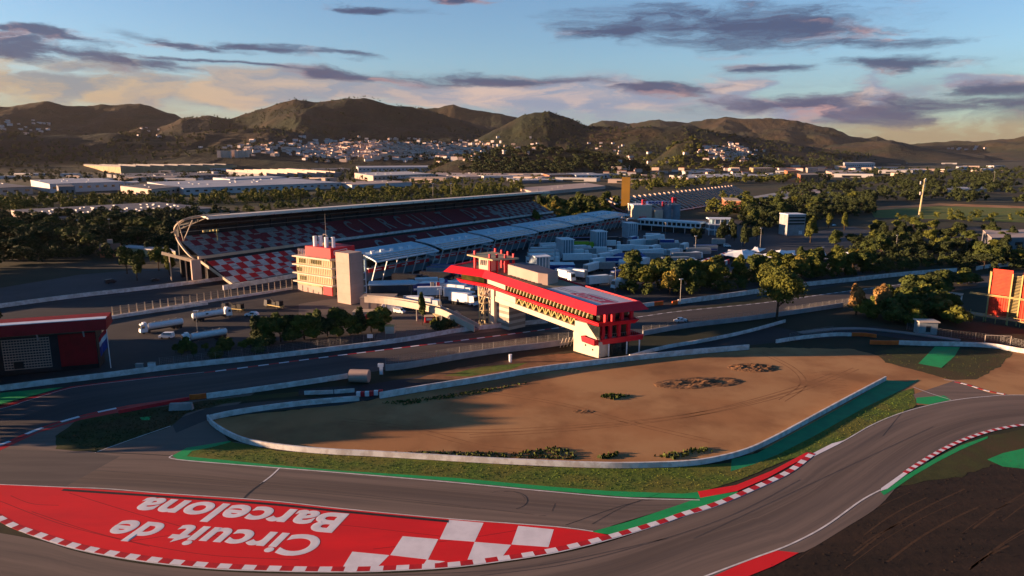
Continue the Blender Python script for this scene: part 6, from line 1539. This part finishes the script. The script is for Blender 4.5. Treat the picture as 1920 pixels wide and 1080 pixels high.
wood('undergrowth','low dark undergrowth between the pines right of the straight',[([(1560,478),(1620,446),(1700,430),(1740,456),(1800,456),(1860,474),(1960,476),(1960,508),(1850,512),(1740,505),(1640,498)],260,4,7),([(1390,436),(1480,432),(1560,412),(1640,405),(1640,376),(1500,384),(1400,392)],260,7,12)],'leaf_dark',12,240)
wood('undergrowth','bushes closing the row of trees between paddock and straight',[([(1160,552),(1280,560),(1420,541),(1500,530),(1640,515),(1790,500),(1790,492),(1640,502),(1500,513),(1400,521),(1290,540),(1180,540)],150,3.5,6)],'leaf_green',13,240)
wood('undergrowth','low scrub and bushes on the flat ground behind the main stand',[([(0,398),(330,388),(640,382),(975,366),(975,352),(640,366),(330,376),(0,384)],420,4,8),([(330,425),(420,404),(640,388),(900,370),(900,366),(640,380),(330,404)],120,5,8)],'leaf_green',16,130,1.4)
wood('undergrowth','bushes under the olive wood behind the main stand end',[([(985,432),(1060,426),(1165,404),(1165,384),(1080,386),(980,398)],110,8,12)],'leaf_olive',14,240)
wood('far_wood','trees standing between the halls of the far plain',[([(0,345),(640,345),(1000,330),(1000,318),(640,322),(0,330)],420,10,15),([(1150,345),(1560,345),(1560,330),(1150,326)],160,10,15),([(1560,332),(1940,332),(1940,316),(1560,320)],220,10,16),([(640,322),(1000,318),(1250,322),(1250,312),(1000,310),(640,312)],200,10,16),([(-100,330),(420,318),(900,312),(900,302),(-100,300)],420,12,18)],'leaf_dark',15,120,1.5)
# wooded hills: tree clumps standing on the slopes
def hillwood(label,region,n,mat,seed,h0=12,h1=20):
    rg=np.random.default_rng(seed); prot=[crown_arrays(1.,1.9,1.0,6,60,.26,seed*7+k) for k in range(3)]; Q=[]
    az0,az1,r0,r1=region; azs=rg.uniform(az0,az1,n); rs=rg.uniform(r0,r1,n); x=rs*np.sin(azs); y=rs*np.cos(azs); z=terr(x,y)-1.5; dn=fbm(x/220.,y/220.,4,seed+30)
    for i in range(n):
        if z[i]<6 or dn[i]<.42: continue
        h=rg.uniform(h0,h1)*(.75 if rs[i]>4300 else 1); p=prot[rg.integers(3)]*np.array([h*.6,h*.6,h*.5])+np.array([x[i],y[i],z[i]-1]); Q.append(p)
    me=mesh_quads('hill_wood',np.concatenate(Q),mat); o=bpy.data.objects.new('hill_wood',me); COL.objects.link(o); return tag(o,label,'woodland',None,'stuff')
az_=lambda px: math.atan2(ray(px,300)[0],ray(px,300)[1])
hillwood('trees covering the low dark hill before the town',(az_(800),az_(1240),2150,2900),1500,'leaf_dark',1)
hillwood('tree cover of the knoll with white houses on the right',(az_(1200),az_(1470),2900,3800),700,'leaf_olive',2)
hillwood('trees scattered over the middle hill slopes',(az_(-60),az_(1640),3300,6300),7500,'leaf_dark',3,11,19)
# the rest of the hillside town, too small to count
def town_mass(label,cx,cy,sx,sy,n,seed):
    rg=np.random.default_rng(seed); mb=MB(); c=0
    for i in range(n*3):
        if c>=n: break
        px=rg.normal(cx,sx); py=rg.normal(cy,sy); p=march(px,py)
        if p is None or p[2]<3: continue
        c+=1; a=rg.uniform(-.5,.5); L=rg.uniform(6,14); W=rg.uniform(5,8); h=rg.uniform(6,14); ca,sa=math.cos(a),math.sin(a)
        q=[(p[0]+x*ca-y*sa,p[1]+x*sa+y*ca) for x,y in ((-L,-W),(L,-W),(L,W),(-L,W))]; mb.mat(int(rg.integers(2))).prism(q,p[2]-4,p[2]+h); mb.mat(2).prism(q,p[2]+h+.1,p[2]+h+1)
    o=mb.build('far_town',['house_wall','house_pale','house_roof'],None); tag(o,label,'town',None,'stuff')
town_mass('the rest of the pale town rising behind its nearer houses',740,281,95,8,700,3)
town_mass('pale buildings strewn along the foot of the hills left of the town',520,282,60,6,90,4)
town_mass('pale houses packed on the right hand knoll',1370,287,22,7,90,5)
# grass tufts
def tufts(label,poly,n,mat,seed,h=.35,wd=.3):
    P=scatter(poly,n,seed); rg=np.random.default_rng(seed); Q=[]
    for x,y in P:
        a=rg.uniform(0,3.14); dx,dy=math.cos(a)*wd*rg.uniform(.5,1.2),math.sin(a)*wd*rg.uniform(.5,1.2); hh=h*rg.uniform(.4,1.2); tx,ty=rg.uniform(-.15,.15,2)
        Q.append([(x-dx,y-dy,.04),(x+dx,y+dy,.04),(x+dx*.5+tx,y+dy*.5+ty,hh),(x-dx*.5+tx,y-dy*.5+ty,hh)])
    me=mesh_quads('grass_tufts',np.array(Q),mat); o=bpy.data.objects.new('grass_tufts',me); COL.objects.link(o); tag(o,label,'grass',None,'stuff')
tufts_strip=1
tufts('grass tufts on the strip below the curved wall',[(350,850),(432,829),(520,847),(800,864),(1100,879),(1280,877),(1370,885),(1420,870),(1520,822),(1620,770),(1710,730),(1712,765),(1633,797),(1580,825),(1523,847),(1480,858),(1400,893),(1310,920),(1140,918),(840,893),(640,880),(500,869)],3500,'grass',71,.16,.16)
tufts('weeds along the foot of the curved wall on the dirt',[(730,850),(900,858),(1080,862),(1080,848),(1040,838),(960,850),(800,846)],420,'leaf_green',72,.5,.32)
tufts('green weed patch in the middle of the dirt',[(1122,744),(1150,738),(1184,742),(1150,750)],120,'leaf_green',73,.6,.4)
tufts('weeds on the dirt near the right bend of the wall',[(1110,858),(1160,848),(1156,856),(1130,862)],60,'leaf_green',74,.6,.4)
tufts('weeds on the dirt by the shaded wall',[(1225,856),(1320,838),(1340,846),(1260,862)],110,'leaf_green',75,.6,.4)
tufts('weeds under the straight pale wall',[(712,756),(820,744),(1000,716),(900,738),(760,760)],330,'leaf_green',76,.5,.4)
tufts('dry grass on the right verges',[(1640,664),(1750,654),(1724,682),(1768,690),(1800,658),(1900,665),(1830,712),(1780,712),(1700,690)],260,'grass',77,.15,.15)
tufts('rough grass at the left verge',[(105,820),(160,788),(300,768),(460,745),(350,775),(320,798),(180,845)],1600,'grass_dry',78,.25,.2)
tufts('clods and dry stalks on the dark ploughed slope',[(1340,1079),(1480,1050),(1580,1000),(1655,940),(1700,912),(1850,860),(1915,835),(1915,1075)],350,'field_soil',79,.12,.15)
# soil heaps in the infield
def heap(label,px,py,rx,ry,h,seed,rz=0.):
    c=G(px,py); n=34; V=[];Fc=[]
    for j in range(n+1):
        for i in range(n+1):
            u_=i/n*2-1; v_=j/n*2-1; rr_=math.hypot(u_,v_); e_=max(0,1-rr_); z=h*(e_**.6)*(mnoise.fractal(Vector((u_*3+seed,v_*3,seed)),1.,2.,5)*.8+.45) if e_>0 else -.3
            V.append((u_*rx,v_*ry,z))
    for j in range(n):
        for i in range(n): a=j*(n+1)+i; Fc.append((a,a+1,a+n+2,a+n+1))
    me=bpy.data.meshes.new('soil_heap'); me.from_pydata(V,[],Fc); me.materials.append(M['dirt_dark']); o=bpy.data.objects.new('soil_heap',me); COL.objects.link(o); o.location=(c.x,c.y,.02); o.rotation_euler=(0,0,rz); tag(o,label,'soil heap')
heap('dark broken soil heap near the far side of the dirt infield',1412,690,8,4.5,1.2,1.); heap('long low bank of dark soil below the broken heap',1310,718,14,5,1.,4.,.15)
heap('small dark soil scrape in the middle of the dirt',1095,772,3,1.4,.3,7.)
# smoke-free: air
hz=bpy.data.meshes.new('haze'); 
mbh=MB().box(-7000,11500,-500,17500,-8,980); hzo=mbh.build('haze','black'); hzo['kind']='stuff'
hm=bpy.data.materials.new('haze'); hm.use_nodes=True; t=hm.node_tree; t.nodes.clear(); vo=t.nodes.new('ShaderNodeVolumePrincipled'); ou=t.nodes.new('ShaderNodeOutputMaterial'); t.links.new(vo.outputs[0],ou.inputs['Volume'])
vo.inputs['Color'].default_value=(.95,.88,.85,1); vo.inputs['Density'].default_value=HAZE; vo.inputs['Anisotropy'].default_value=.2
hzo.data.materials.clear(); hzo.data.materials.append(hm)
if HAZE<=0: bpy.data.objects.remove(hzo)
